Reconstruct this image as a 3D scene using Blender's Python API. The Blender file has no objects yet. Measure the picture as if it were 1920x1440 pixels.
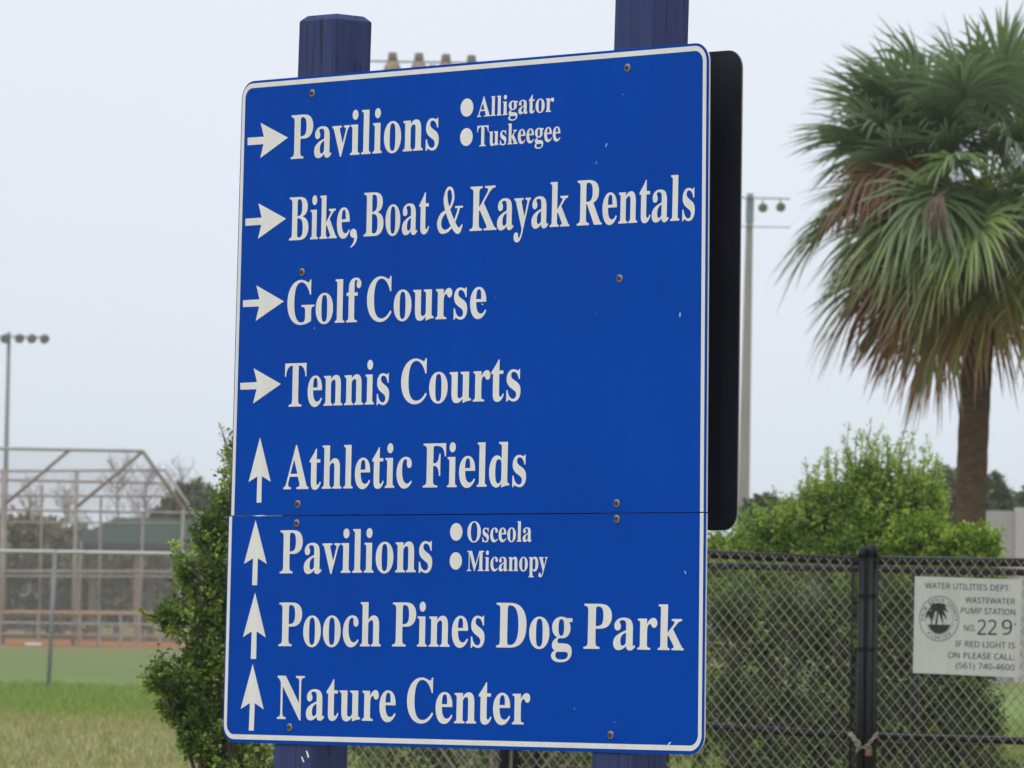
import bpy, bmesh, math, random
import numpy as np
from mathutils import Vector, Matrix

S = bpy.context.scene
COL = S.collection
R = math.radians
random.seed(7)
rng = np.random.default_rng(11)

# ------------------------------------------------------------------ camera
FPX = 11000.0                       # focal length in pixels of a 1920-wide frame
EYE = Vector((0, 0, 1.6))
PITCH = math.atan(420.0 / FPX)
ROLL = 0.0155
_F = Vector((0, math.cos(PITCH), math.sin(PITCH)))
_R0 = Vector((1, 0, 0))
_U0 = Vector((0, -math.sin(PITCH), math.cos(PITCH)))
_Rt = _R0 * math.cos(ROLL) + _U0 * math.sin(ROLL)
_Up = _U0 * math.cos(ROLL) - _R0 * math.sin(ROLL)
cam = bpy.data.cameras.new('camera')
cam.sensor_width = 36.0
cam.lens = FPX / 1920.0 * 36.0
cam.clip_start = 0.5
cam.clip_end = 8000
cam.dof.use_dof = True
cam.dof.focus_distance = 15.6
cam.dof.aperture_fstop = 18
camo = bpy.data.objects.new('camera', cam)
COL.objects.link(camo)
m = Matrix((_Rt, _Up, -_F)).transposed().to_4x4()
m.translation = EYE
camo.matrix_world = m
S.camera = camo

# ------------------------------------------------------------------ sky, sun, exposure
SUN_EL, SUN_AZ = R(52), R(215)      # azimuth measured clockwise from +Y: behind the camera, to the left
world = bpy.data.worlds.new('World')
S.world = world
world.use_nodes = True
nt = world.node_tree
nt.nodes.clear()
out = nt.nodes.new('ShaderNodeOutputWorld')
mixs = nt.nodes.new('ShaderNodeMixShader')
b1 = nt.nodes.new('ShaderNodeBackground')
b2 = nt.nodes.new('ShaderNodeBackground')
sky = nt.nodes.new('ShaderNodeTexSky')
sky.sky_type = 'NISHITA'
sky.sun_disc = False
sky.sun_elevation = SUN_EL
sky.sun_rotation = SUN_AZ
sky.dust_density = 4
nt.links.new(sky.outputs[0], b1.inputs[0])
b1.inputs[1].default_value = 0.08
tc = nt.nodes.new('ShaderNodeTexCoord')
sep = nt.nodes.new('ShaderNodeSeparateXYZ')
nt.links.new(tc.outputs['Generated'], sep.inputs[0])
ramp = nt.nodes.new('ShaderNodeValToRGB')
cr = ramp.color_ramp
cr.elements[0].position = 0.0
cr.elements[0].color = (0.85, 0.94, 1.03, 1)
cr.elements[1].position = 1.0
cr.elements[1].color = (1.42, 1.46, 1.50, 1)
e = cr.elements.new(0.10)
e.color = (0.925, 0.965, 1.06, 1)
nz = nt.nodes.new('ShaderNodeTexNoise')
nz.inputs['Scale'].default_value = 3.0
nz.inputs['Detail'].default_value = 3
nt.links.new(tc.outputs['Generated'], nz.inputs[0])
mr = nt.nodes.new('ShaderNodeMapRange')
mr.inputs['To Min'].default_value = 0.93
mr.inputs['To Max'].default_value = 1.07
nt.links.new(nz.outputs['Fac'], mr.inputs['Value'])
nt.links.new(sep.outputs['Z'], ramp.inputs[0])
nt.links.new(ramp.outputs[0], b2.inputs[0])
nt.links.new(mr.outputs[0], b2.inputs[1])
mixs.inputs[0].default_value = 0.88   # overcast: clouds cover most of the clear sky
nt.links.new(b1.outputs[0], mixs.inputs[1])
nt.links.new(b2.outputs[0], mixs.inputs[2])
nt.links.new(mixs.outputs[0], out.inputs[0])

sun = bpy.data.lights.new('sun', 'SUN')
sun.energy = 0.65
sun.angle = R(25)
sun.color = (1.0, 0.97, 0.92)
suno = bpy.data.objects.new('sun', sun)
COL.objects.link(suno)
sd = Vector((math.sin(SUN_AZ) * math.cos(SUN_EL), math.cos(SUN_AZ) * math.cos(SUN_EL), math.sin(SUN_EL)))
suno.rotation_euler = sd.to_track_quat('Z', 'Y').to_euler()
suno.location = (0, -10, 40)

S.view_settings.view_transform = 'Standard'
S.view_settings.look = 'None'
S.view_settings.exposure = 0.0
S.view_settings.gamma = 1.0
S.view_settings.use_curve_mapping = False
S.cycles.max_bounces = 12
S.cycles.diffuse_bounces = 7
S.cycles.transparent_max_bounces = 24

# ------------------------------------------------------------------ helpers
def ray(px, py):
    return _F * FPX + _Rt * (px - 960.0) + _Up * (720.0 - py)

def at(px, py, Y):
    d = ray(px, py)
    return EYE + d * (Y / d.y)

def gx(px, Y):
    """world X of image column px (near the horizon) at distance Y"""
    return at(px, 1140, Y).x

class Plane:
    """vertical plane through p, running along azimuth: u points to its right end (nearer the camera)"""
    def __init__(self, p, ang):
        self.o = Vector((p.x, p.y, 0))
        self.u = Vector((math.cos(ang), -math.sin(ang), 0))
        self.v = Vector((0, 0, 1))
        self.n = Vector((-math.sin(ang), -math.cos(ang), 0))     # towards the camera
    def P(self, a, b, c=0.0):
        return self.o + self.u * a + self.v * b + self.n * c
    def px(self, x, y, c=0.0):
        d = ray(x, y)
        o = self.o + self.n * c
        t = (o - EYE).dot(self.n) / d.dot(self.n)
        q = EYE + d * t - self.o
        return Vector((q.dot(self.u), q.z))

def empty(name, loc, label, cat, group=None, kind=None):
    o = bpy.data.objects.new(name, None)
    o.empty_display_size = 0.2
    COL.objects.link(o)
    o.location = loc
    tag(o, label, cat, group, kind)
    return o

def tag(o, label=None, cat=None, group=None, kind=None):
    if label: o['label'] = label
    if cat: o['category'] = cat
    if group: o['group'] = group
    if kind: o['kind'] = kind
    return o

def root_loc(p):
    v = Vector((0, 0, 0))
    while p is not None:
        v += Vector(p.location)
        p = p.parent
    return v

def link(name, verts, faces, mat, parent=None, smooth=False, col=None):
    off = root_loc(parent)
    me = bpy.data.meshes.new(name)
    if isinstance(verts, np.ndarray):
        V = verts - np.array(off)
        me.vertices.add(len(V))
        me.vertices.foreach_set('co', V.astype(np.float32).ravel())
        k = faces.shape[1]
        me.loops.add(faces.size)
        me.polygons.add(len(faces))
        me.polygons.foreach_set('loop_start', np.arange(0, faces.size, k, dtype=np.int32))
        me.loops.foreach_set('vertex_index', faces.astype(np.int32).ravel())
        me.update(calc_edges=True)
    else:
        me.from_pydata([tuple(Vector(v) - off) for v in verts], [], faces)
        me.update()
    if col is not None:
        at_ = me.attributes.new('tint', 'FLOAT_COLOR', 'POINT')
        c4 = np.ones((len(me.vertices), 4), np.float32)
        c4[:, :3] = col
        at_.data.foreach_set('color', c4.ravel())
    if smooth:
        me.polygons.foreach_set('use_smooth', np.ones(len(me.polygons), bool))
    me.materials.append(mat)
    o = bpy.data.objects.new(name, me)
    COL.objects.link(o)
    if parent is not None:
        o.parent = parent
    return o

class MB:
    def __init__(self):
        self.v = []; self.f = []
    def add(self, v, f):
        n = len(self.v)
        self.v += [Vector(x) for x in v]
        self.f += [tuple(i + n for i in q) for q in f]
        return self
    def box(self, lo, hi):
        x0, y0, z0 = lo; x1, y1, z1 = hi
        return self.hexa([Vector(p) for p in ((x0,y0,z0),(x1,y0,z0),(x1,y1,z0),(x0,y1,z0),(x0,y0,z1),(x1,y0,z1),(x1,y1,z1),(x0,y1,z1))])
    def hexa(self, p):
        return self.add(p, [(0,3,2,1),(4,5,6,7),(0,1,5,4),(1,2,6,5),(2,3,7,6),(3,0,4,7)])
    def tube(self, pts, r, n=8, cap=True, r2=None):
        pts = [Vector(p) for p in pts]
        rings = []
        N = len(pts)
        prev = None
        for i, p in enumerate(pts):
            t = (pts[min(i+1, N-1)] - pts[max(i-1, 0)]).normalized()
            if prev is None:
                a = Vector((0,0,1)) if abs(t.z) < .9 else Vector((1,0,0))
                x = t.cross(a).normalized()
            else:
                x = (prev - t * prev.dot(t)).normalized()
            prev = x
            y = t.cross(x)
            rr = r if r2 is None else r + (r2 - r) * i / (N - 1)
            if isinstance(r, (list, tuple)): rr = r[i]
            rings.append([p + (x * math.cos(2*math.pi*k/n) + y * math.sin(2*math.pi*k/n)) * rr for k in range(n)])
        v = [q for ring in rings for q in ring]
        f = []
        for i in range(N - 1):
            for k in range(n):
                f.append((i*n+k, i*n+(k+1) % n, (i+1)*n+(k+1) % n, (i+1)*n+k))
        if cap:
            f.append(tuple(range(n-1, -1, -1)))
            f.append(tuple((N-1)*n+k for k in range(n)))
        return self.add(v, f)
    def lathe(self, o, axis, prof, n=16):
        """prof = list of (distance along axis, radius)"""
        axis = Vector(axis).normalized()
        a = Vector((0,0,1)) if abs(axis.z) < .9 else Vector((1,0,0))
        x = axis.cross(a).normalized(); y = axis.cross(x)
        v = []; f = []
        for (t, r) in prof:
            for k in range(n):
                v.append(Vector(o) + axis*t + (x*math.cos(2*math.pi*k/n) + y*math.sin(2*math.pi*k/n)) * max(r, 1e-5))
        for i in range(len(prof)-1):
            for k in range(n):
                f.append((i*n+k, i*n+(k+1) % n, (i+1)*n+(k+1) % n, (i+1)*n+k))
        f.append(tuple(range(n-1, -1, -1)))
        f.append(tuple((len(prof)-1)*n+k for k in range(n)))
        return self.add(v, f)
    def build(self, name, mat, parent=None, smooth=False):
        return link(name, self.v, self.f, mat, parent, smooth)

# ------------------------------------------------------------------ materials
def mat(name, col, rough=0.6, spec=0.5, metal=0.0, var=0.0, scale=20.0, bump=0.0, bscale=None, col2=None, detail=5, stretch=None):
    mt = bpy.data.materials.new(name)
    mt.use_nodes = True
    t = mt.node_tree
    b = t.nodes['Principled BSDF']
    b.inputs['Roughness'].default_value = rough
    b.inputs['Specular IOR Level'].default_value = spec
    b.inputs['Metallic'].default_value = metal
    b.inputs['Base Color'].default_value = (*col, 1)
    if var or col2 or bump:
        c = t.nodes.new('ShaderNodeTexCoord')
        mp = t.nodes.new('ShaderNodeMapping')
        if stretch: mp.inputs['Scale'].default_value = stretch
        t.links.new(c.outputs['Object'], mp.inputs[0])
        n = t.nodes.new('ShaderNodeTexNoise')
        n.inputs['Scale'].default_value = scale
        n.inputs['Detail'].default_value = detail
        n.inputs['Roughness'].default_value = 0.6
        t.links.new(mp.outputs[0], n.inputs[0])
        if var or col2:
            rp = t.nodes.new('ShaderNodeValToRGB')
            if col2 is None:
                lo = [max(0, x * (1 - var)) for x in col]; hi = [x * (1 + var) for x in col]
            else:
                lo, hi = col, col2
            rp.color_ramp.elements[0].color = (*lo, 1); rp.color_ramp.elements[0].position = 0.3
            rp.color_ramp.elements[1].color = (*hi, 1); rp.color_ramp.elements[1].position = 0.7
            t.links.new(n.outputs['Fac'], rp.inputs[0])
            t.links.new(rp.outputs[0], b.inputs['Base Color'])
        if bump:
            n2 = n
            if bscale:
                n2 = t.nodes.new('ShaderNodeTexNoise')
                n2.inputs['Scale'].default_value = bscale
                n2.inputs['Detail'].default_value = 4
                t.links.new(mp.outputs[0], n2.inputs[0])
            bp = t.nodes.new('ShaderNodeBump')
            bp.inputs['Strength'].default_value = bump
            bp.inputs['Distance'].default_value = 0.01
            t.links.new(n2.outputs['Fac'], bp.inputs['Height'])
            t.links.new(bp.outputs[0], b.inputs['Normal'])
    return mt

def leafmat(name, rough=0.5, trans=0.3, gain=1.0, spec=0.35):
    mt = bpy.data.materials.new(name)
    mt.use_nodes = True
    t = mt.node_tree
    b = t.nodes['Principled BSDF']
    o = t.nodes['Material Output']
    a = t.nodes.new('ShaderNodeAttribute')
    a.attribute_name = 'tint'
    b.inputs['Roughness'].default_value = rough
    b.inputs['Specular IOR Level'].default_value = spec
    t.links.new(a.outputs['Color'], b.inputs['Base Color'])
    tr = t.nodes.new('ShaderNodeBsdfTranslucent')
    hs = t.nodes.new('ShaderNodeHueSaturation')
    hs.inputs['Value'].default_value = 1.3
    hs.inputs['Saturation'].default_value = 1.15
    t.links.new(a.outputs['Color'], hs.inputs['Color'])
    t.links.new(hs.outputs[0], tr.inputs[0])
    mx = t.nodes.new('ShaderNodeMixShader')
    mx.inputs[0].default_value = trans
    t.links.new(b.outputs[0], mx.inputs[1])
    t.links.new(tr.outputs[0], mx.inputs[2])
    t.links.new(mx.outputs[0], o.inputs[0])
    return mt

def post_wood():
    """blue-stained timber: long grain streaks and a few drying cracks"""
    mt = mat('blue_timber', (0.042, 0.058, 0.165), rough=0.72, spec=0.25)
    t = mt.node_tree; b = t.nodes['Principled BSDF']
    c = t.nodes.new('ShaderNodeTexCoord')
    mp = t.nodes.new('ShaderNodeMapping'); mp.inputs['Scale'].default_value = (60, 60, 2.2)
    t.links.new(c.outputs['Object'], mp.inputs[0])
    n = t.nodes.new('ShaderNodeTexNoise'); n.inputs['Scale'].default_value = 1.0; n.inputs['Detail'].default_value = 6
    t.links.new(mp.outputs[0], n.inputs[0])
    rp = t.nodes.new('ShaderNodeValToRGB')
    E = rp.color_ramp.elements
    E[0].position = 0.25; E[0].color = (0.024, 0.038, 0.120, 1)
    E[1].position = 0.75; E[1].color = (0.041, 0.057, 0.165, 1)
    x = E.new(0.5); x.color = (0.033, 0.047, 0.145, 1)
    t.links.new(n.outputs['Fac'], rp.inputs[0])
    mp2 = t.nodes.new('ShaderNodeMapping'); mp2.inputs['Scale'].default_value = (26, 26, 0.8)
    t.links.new(c.outputs['Object'], mp2.inputs[0])
    v = t.nodes.new('ShaderNodeTexNoise'); v.inputs['Scale'].default_value = 1.0; v.inputs['Detail'].default_value = 2
    t.links.new(mp2.outputs[0], v.inputs[0])
    # a crack runs where the noise crosses one level
    s = t.nodes.new('ShaderNodeMath'); s.operation = 'SUBTRACT'; s.inputs[1].default_value = 0.56
    t.links.new(v.outputs['Fac'], s.inputs[0])
    ab = t.nodes.new('ShaderNodeMath'); ab.operation = 'ABSOLUTE'
    t.links.new(s.outputs[0], ab.inputs[0])
    lt = t.nodes.new('ShaderNodeMapRange'); lt.inputs['From Min'].default_value = 0.0; lt.inputs['From Max'].default_value = 0.012
    t.links.new(ab.outputs[0], lt.inputs['Value'])
    mx = t.nodes.new('ShaderNodeMix'); mx.data_type = 'RGBA'
    mx.inputs['A'].default_value = (0.014, 0.015, 0.03, 1)
    t.links.new(lt.outputs[0], mx.inputs['Factor'])
    t.links.new(rp.outputs[0], mx.inputs['B'])
    t.links.new(mx.outputs['Result'], b.inputs['Base Color'])
    bp = t.nodes.new('ShaderNodeBump'); bp.inputs['Strength'].default_value = 0.5; bp.inputs['Distance'].default_value = 0.004
    ad = t.nodes.new('ShaderNodeMath'); ad.operation = 'ADD'
    t.links.new(n.outputs['Fac'], ad.inputs[0]); t.links.new(lt.outputs[0], ad.inputs[1])
    t.links.new(ad.outputs[0], bp.inputs['Height'])
    t.links.new(bp.outputs[0], b.inputs['Normal'])
    return mt

def screen_mat(name, col, opacity):
    """fine netting, far thinner than can be drawn as wires: mostly see-through"""
    mt = bpy.data.materials.new(name); mt.use_nodes = True
    t = mt.node_tree; b = t.nodes['Principled BSDF']
    b.inputs['Base Color'].default_value = (*col, 1)
    b.inputs['Roughness'].default_value = 0.6
    tr = t.nodes.new('ShaderNodeBsdfTransparent')
    mx = t.nodes.new('ShaderNodeMixShader'); mx.inputs[0].default_value = opacity
    t.links.new(tr.outputs[0], mx.inputs[1]); t.links.new(b.outputs[0], mx.inputs[2])
    t.links.new(mx.outputs[0], t.nodes['Material Output'].inputs[0])
    return mt

M = {}
M['sign_blue'] = mat('sign_blue_sheeting', (0.0, 0.058, 0.42), rough=0.2, spec=0.035, var=0.07, scale=260, bump=0.05, bscale=420)
M['sign_white'] = mat('sign_white_vinyl', (0.76, 0.765, 0.76), rough=0.4, spec=0.2, var=0.02, scale=12)
M['aluminium_edge'] = mat('aluminium_edge', (0.62, 0.62, 0.63), rough=0.4, metal=0.3, var=0.1, scale=30)
M['sign_back'] = mat('dark_sign_back', (0.021, 0.022, 0.026), rough=0.5, spec=0.35, var=0.15, scale=14)
M['dull_edge'] = mat('dull_sheet_edge', (0.20, 0.20, 0.205), rough=0.6, var=0.2, scale=30)
M['timber'] = post_wood()
M['bolt'] = mat('weathered_zinc', (0.30, 0.27, 0.23), rough=0.45, metal=0.5, var=0.35, scale=180)
M['rust'] = mat('bolt_rust', (0.07, 0.045, 0.03), rough=0.8, var=0.3, scale=200)
M['black_pipe'] = mat('black_coated_pipe', (0.006, 0.007, 0.009), rough=0.42, spec=0.22, var=0.3, scale=40)
M['mesh_wire'] = mat('chain_link_wire', (0.31, 0.285, 0.235), rough=0.5, spec=0.4, metal=0.1, var=0.25, scale=60)
M['rear_wire'] = mat('dark_link_wire', (0.06, 0.06, 0.055), rough=0.5, var=0.3, scale=60)
M['zinc_pipe'] = mat('galvanised_pipe', (0.27, 0.29, 0.31), rough=0.5, metal=0.4, var=0.15, scale=10)
M['zinc_rail'] = mat('galvanised_rail', (0.50, 0.51, 0.50), rough=0.5, metal=0.2, var=0.12, scale=10)
M['zinc_wire'] = mat('galvanised_wire', (0.34, 0.33, 0.31), rough=0.5, metal=0.3)
M['plate'] = mat('white_enamel', (0.44, 0.465, 0.45), rough=0.45, var=0.05, scale=9)
M['plate_ink'] = mat('dark_print', (0.012, 0.014, 0.014), rough=0.6)
M['chain'] = mat('chain_steel', (0.35, 0.32, 0.28), rough=0.4, metal=0.6, var=0.3, scale=90)
M['brass'] = mat('worn_brass', (0.20, 0.125, 0.085), rough=0.45, metal=0.5, var=0.2, scale=60)
M['concrete'] = mat('pole_concrete', (0.30, 0.28, 0.25), rough=0.85, var=0.12, scale=3, stretch=(1,1,.2))
M['sleeve'] = mat('grey_metal_sleeve', (0.20, 0.23, 0.25), rough=0.5, metal=0.2, var=0.1, scale=6)
M['lamp_shell'] = mat('lamp_shell', (0.16, 0.16, 0.14), rough=0.5, var=0.2, scale=6)
M['lamp_brown'] = mat('rusty_lamp_reflector', (0.28, 0.19, 0.13), rough=0.6, var=0.25, scale=5)
M['lamp_glass'] = mat('lamp_glass', (0.22, 0.21, 0.15), rough=0.15, var=0.1, scale=5)
M['cable'] = mat('thin_grey_cable', (0.20, 0.21, 0.21), rough=0.6)
M['pole_green'] = mat('grey_green_steel', (0.20, 0.215, 0.20), rough=0.6, var=0.1, scale=2)
M['brown_steel'] = mat('weathered_backstop_steel', (0.34, 0.30, 0.275), rough=0.75, var=0.18, scale=2.5)
M['grey_steel'] = mat('faded_backstop_pipe', (0.35, 0.33, 0.31), rough=0.7, var=0.12, scale=2.5)
M['rust_rail'] = mat('orange_stained_rail', (0.36, 0.23, 0.15), rough=0.8, var=0.25, scale=2)
M['netting'] = screen_mat('backstop_netting', (0.27, 0.235, 0.22), 0.13)
M['boards'] = mat('weathered_planks', (0.20, 0.15, 0.12), rough=0.85, var=0.3, scale=3, stretch=(.4, 1, 6))
M['roof_green'] = mat('green_metal_roof', (0.040, 0.074, 0.052), rough=0.65, spec=0.15, var=0.1, scale=1.2)
M['fascia'] = mat('dark_fascia', (0.06, 0.06, 0.06), rough=0.7)
M['column'] = mat('tan_column', (0.25, 0.2, 0.17), rough=0.8, var=0.1, scale=3)
M['dirt'] = mat('red_clay_infield', (0.33, 0.13, 0.045), rough=0.95, spec=0.1, var=0.18, scale=1.2, bump=0.3)
M['base_white'] = mat('white_rubber', (0.72, 0.70, 0.66), rough=0.7, var=0.06, scale=6)
M['wall'] = mat('pale_painted_block', (0.36, 0.33, 0.33), rough=0.9, var=0.08, scale=2.5, bump=0.2)
M['wall_light'] = mat('pale_pillar_render', (0.45, 0.41, 0.42), rough=0.9, var=0.06, scale=3)
M['van_paint'] = mat('pale_turquoise_paint', (0.36, 0.66, 0.56), rough=0.35, var=0.05, scale=2)
M['van_glass'] = mat('dark_vehicle_glass', (0.03, 0.04, 0.045), rough=0.1)
M['tyre'] = mat('tyre_rubber', (0.02, 0.02, 0.02), rough=0.9)
M['bark_palm'] = mat('palm_trunk_bark', (0.060, 0.041, 0.026), rough=0.92, spec=0.1, col2=(0.135, 0.096, 0.062), scale=7, bump=1.0, bscale=9, stretch=(1, 1, 3.2))
M['bark'] = mat('grey_bark', (0.10, 0.08, 0.06), rough=0.9, var=0.3, scale=12, bump=0.4)
M['leaf'] = leafmat('shrub_leaf', rough=0.5, trans=0.45, spec=0.25)
M['leaf_far'] = leafmat('far_leaf', rough=0.7, trans=0.2)
M['frond'] = leafmat('palm_frond_leaf', rough=0.34, trans=0.30, spec=0.8)
M['blade'] = leafmat('grass_blade', rough=0.7, trans=0.25, spec=0.2)

def weather(mt, amt, streak):
    """slow fading across the sheet and faint vertical run-off streaks"""
    t = mt.node_tree; b = t.nodes['Principled BSDF']
    src = b.inputs['Base Color'].links[0].from_socket
    c = t.nodes.new('ShaderNodeTexCoord')
    n1 = t.nodes.new('ShaderNodeTexNoise'); n1.inputs['Scale'].default_value = 1.6; n1.inputs['Detail'].default_value = 3
    t.links.new(c.outputs['Object'], n1.inputs[0])
    mp = t.nodes.new('ShaderNodeMapping'); mp.inputs['Scale'].default_value = (22, 22, .9)
    t.links.new(c.outputs['Object'], mp.inputs[0])
    n2 = t.nodes.new('ShaderNodeTexNoise'); n2.inputs['Scale'].default_value = 1.0; n2.inputs['Detail'].default_value = 4
    t.links.new(mp.outputs[0], n2.inputs[0])
    m1 = t.nodes.new('ShaderNodeMapRange'); m1.inputs['From Min'].default_value = .3; m1.inputs['From Max'].default_value = .7
    m1.inputs['To Min'].default_value = 1 - amt; m1.inputs['To Max'].default_value = 1 + amt
    m2 = t.nodes.new('ShaderNodeMapRange'); m2.inputs['From Min'].default_value = .3; m2.inputs['From Max'].default_value = .7
    m2.inputs['To Min'].default_value = 1 - streak; m2.inputs['To Max'].default_value = 1 + streak
    t.links.new(n1.outputs['Fac'], m1.inputs['Value']); t.links.new(n2.outputs['Fac'], m2.inputs['Value'])
    mu = t.nodes.new('ShaderNodeMath'); mu.operation = 'MULTIPLY'
    t.links.new(m1.outputs[0], mu.inputs[0]); t.links.new(m2.outputs[0], mu.inputs[1])
    vm = t.nodes.new('ShaderNodeVectorMath'); vm.operation = 'SCALE'
    t.links.new(src, vm.inputs[0]); t.links.new(mu.outputs[0], vm.inputs['Scale'])
    t.links.new(vm.outputs[0], b.inputs['Base Color'])
weather(M['sign_blue'], .07, .03)
weather(M['sign_white'], .03, .04)
weather(M['sign_back'], .25, .2)
weather(M['plate'], .05, .05)

def ground_mat():
    mt = bpy.data.materials.new('park_turf'); mt.use_nodes = True
    t = mt.node_tree; b = t.nodes['Principled BSDF']
    b.inputs['Roughness'].default_value = 0.95; b.inputs['Specular IOR Level'].default_value = 0.1
    g = t.nodes.new('ShaderNodeNewGeometry')
    sp = t.nodes.new('ShaderNodeSeparateXYZ'); t.links.new(g.outputs['Position'], sp.inputs[0])
    n = t.nodes.new('ShaderNodeTexNoise'); n.inputs['Scale'].default_value = 0.22; n.inputs['Detail'].default_value = 6; n.inputs['Roughness'].default_value = .65
    t.links.new(g.outputs['Position'], n.inputs[0])
    mm = t.nodes.new('ShaderNodeMath'); mm.operation = 'MULTIPLY_ADD'
    mm.inputs[1].default_value = 16; t.links.new(n.outputs['Fac'], mm.inputs[0])
    ad = t.nodes.new('ShaderNodeMath'); ad.operation = 'SUBTRACT'; ad.inputs[1].default_value = 8
    t.links.new(sp.outputs['Y'], mm.inputs[2]); t.links.new(mm.outputs[0], ad.inputs[0])
    mr = t.nodes.new('ShaderNodeMapRange'); mr.inputs['From Min'].default_value = 50; mr.inputs['From Max'].default_value = 250
    t.links.new(ad.outputs[0], mr.inputs['Value'])
    rp = t.nodes.new('ShaderNodeValToRGB'); E = rp.color_ramp.elements
    def y(v): return (v - 50) / 200
    E[0].position = 0; E[0].color = (0.25, 0.235, 0.10, 1)
    E[1].position = 1; E[1].color = (0.17, 0.18, 0.07, 1)
    for v, c in ((74, (0.26, 0.235, 0.105)), (80, (0.20, 0.20, 0.055)), (88, (0.17, 0.25, 0.055)), (112, (0.16, 0.235, 0.055)), (130, (0.145, 0.195, 0.050)), (175, (0.155, 0.19, 0.055)), (205, (0.19, 0.185, 0.07))):
        x = E.new(y(v)); x.color = (*c, 1)
    t.links.new(mr.outputs[0], rp.inputs[0])
    n2 = t.nodes.new('ShaderNodeTexNoise'); n2.inputs['Scale'].default_value = 1.1; n2.inputs['Detail'].default_value = 7; n2.inputs['Roughness'].default_value = .7
    t.links.new(g.outputs['Position'], n2.inputs[0])
    m2 = t.nodes.new('ShaderNodeMapRange'); m2.inputs['To Min'].default_value = .62; m2.inputs['To Max'].default_value = 1.38
    t.links.new(n2.outputs['Fac'], m2.inputs['Value'])
    vm = t.nodes.new('ShaderNodeVectorMath'); vm.operation = 'SCALE'
    t.links.new(rp.outputs[0], vm.inputs[0]); t.links.new(m2.outputs[0], vm.inputs['Scale'])
    t.links.new(vm.outputs[0], b.inputs['Base Color'])
    return mt
M['turf'] = ground_mat()

# ------------------------------------------------------------------ ground
g = MB()
g.add([(-700, -60, 0), (700, -60, 0), (700, 900, 0), (-700, 900, 0)], [(0, 1, 2, 3)])
tag(g.build('ground', M['turf']), kind='structure')
# clay of the ball field's infield, a thin ragged sheet
pts = []
for i in range(48):
    a = 2 * math.pi * i / 48
    rr = 1 + 0.05 * math.sin(3 * a + 1) + 0.02 * math.sin(11 * a)
    pts.append(Vector((gx(-40, 222) + 17.5 * math.cos(a) * rr, 224 + 19.5 * math.sin(a) * rr, 0.008)))
infield = link('infield', pts, [tuple(range(48))], M['dirt'])
tag(infield, kind='structure')

# ------------------------------------------------------------------ lettering
def mbold(s):
    o = ''
    for c in s:
        if 'A' <= c <= 'Z': o += chr(0x1D400 + ord(c) - 65)
        elif 'a' <= c <= 'z': o += chr(0x1D41A + ord(c) - 97)
        else: o += c
    return o
def msans(s):
    o = ''
    for c in s:
        if 'A' <= c <= 'Z': o += chr(0x1D5A0 + ord(c) - 65)
        elif 'a' <= c <= 'z': o += chr(0x1D5BA + ord(c) - 97)
        elif '0' <= c <= '9': o += chr(0x1D7E2 + ord(c) - 48)
        else: o += c
    return o
_tc = {}
def text_mesh(body, offset=0.0):
    key = (body, offset)
    if key in _tc: return _tc[key]
    cu = bpy.data.curves.new('t', 'FONT'); cu.body = body; cu.resolution_u = 6; cu.offset = offset
    o = bpy.data.objects.new('t', cu); COL.objects.link(o)
    dg = bpy.context.evaluated_depsgraph_get()
    me = bpy.data.meshes.new_from_object(o.evaluated_get(dg))
    v = np.array([p.co[:] for p in me.vertices]); f = [tuple(p.vertices) for p in me.polygons]
    bpy.data.objects.remove(o); bpy.data.curves.remove(cu); bpy.data.meshes.remove(me)
    _tc[key] = (v, f)
    return v, f
CAP_B = text_mesh(mbold('I'))[0][:, 1].max()
CAP_S = text_mesh(msans('I'))[0][:, 1].max()

def place_text(body, plane, bl, br, cap_m, cap_font, mt, parent, c=0.0, name='lettering', lean=0.0, offset=0.0):
    """letters laid on a plane between two baseline ends (plane coordinates), cap height in metres"""
    v, f = text_mesh(body, offset)
    x0, x1 = v[:, 0].min(), v[:, 0].max()
    ex = (br - bl) / (x1 - x0)
    ey = Vector((lean, 1.0)) * (cap_m / cap_font)
    P = []
    for p in v:
        q = bl + ex * (p[0] - x0) + ey * p[1]
        P.append(plane.P(q.x, q.y, c))
    return link(name, P, f, mt, parent)

# ------------------------------------------------------------------ the big blue sign
SP = Plane(at(880, 750, 16.0), R(45))
LIP = 0.005                                           # sheet thickness
sign = empty('direction_sign', SP.P(0, 0, -0.08), 'tall blue park direction sign with white lettering and arrows on two blue timber posts', 'sign')

def rounded(quad, rad, inset, n=8):
    """quad of plane points TL,TR,BR,BL; inset per edge (top,right,bottom,left); returns n points per corner, same count always"""
    TL, TR, BR, BL = quad
    cs = [TL, TR, BR, BL]
    lines = []
    for i in range(4):
        a, b = cs[i], cs[(i+1) % 4]
        d = (b - a).normalized()
        nn = Vector((d.y, -d.x))                       # inwards for clockwise order
        lines.append((a + nn * inset[i], d))
    def inter(l1, l2):
        (p, d), (q, e_) = l1, l2
        den = d.x * e_.y - d.y * e_.x
        t = ((q.x - p.x) * e_.y - (q.y - p.y) * e_.x) / den
        return p + d * t
    outp = []
    for i in range(4):
        l0, l1 = lines[i-1], lines[i]
        k = inter(l0, l1)
        r = rad[i]
        a = k - l0[1] * r; b = k + l1[1] * r
        for j in range(n):
            t = j / (n - 1)
            # circle-like arc through a, b tangent to both edges
            w = 0.7071
            w0, w1, w2 = (1-t)**2, 2*t*(1-t)*w, t*t
            outp.append((a * w0 + k * w1 + b * w2) / (w0 + w1 + w2))
    return outp

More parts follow.
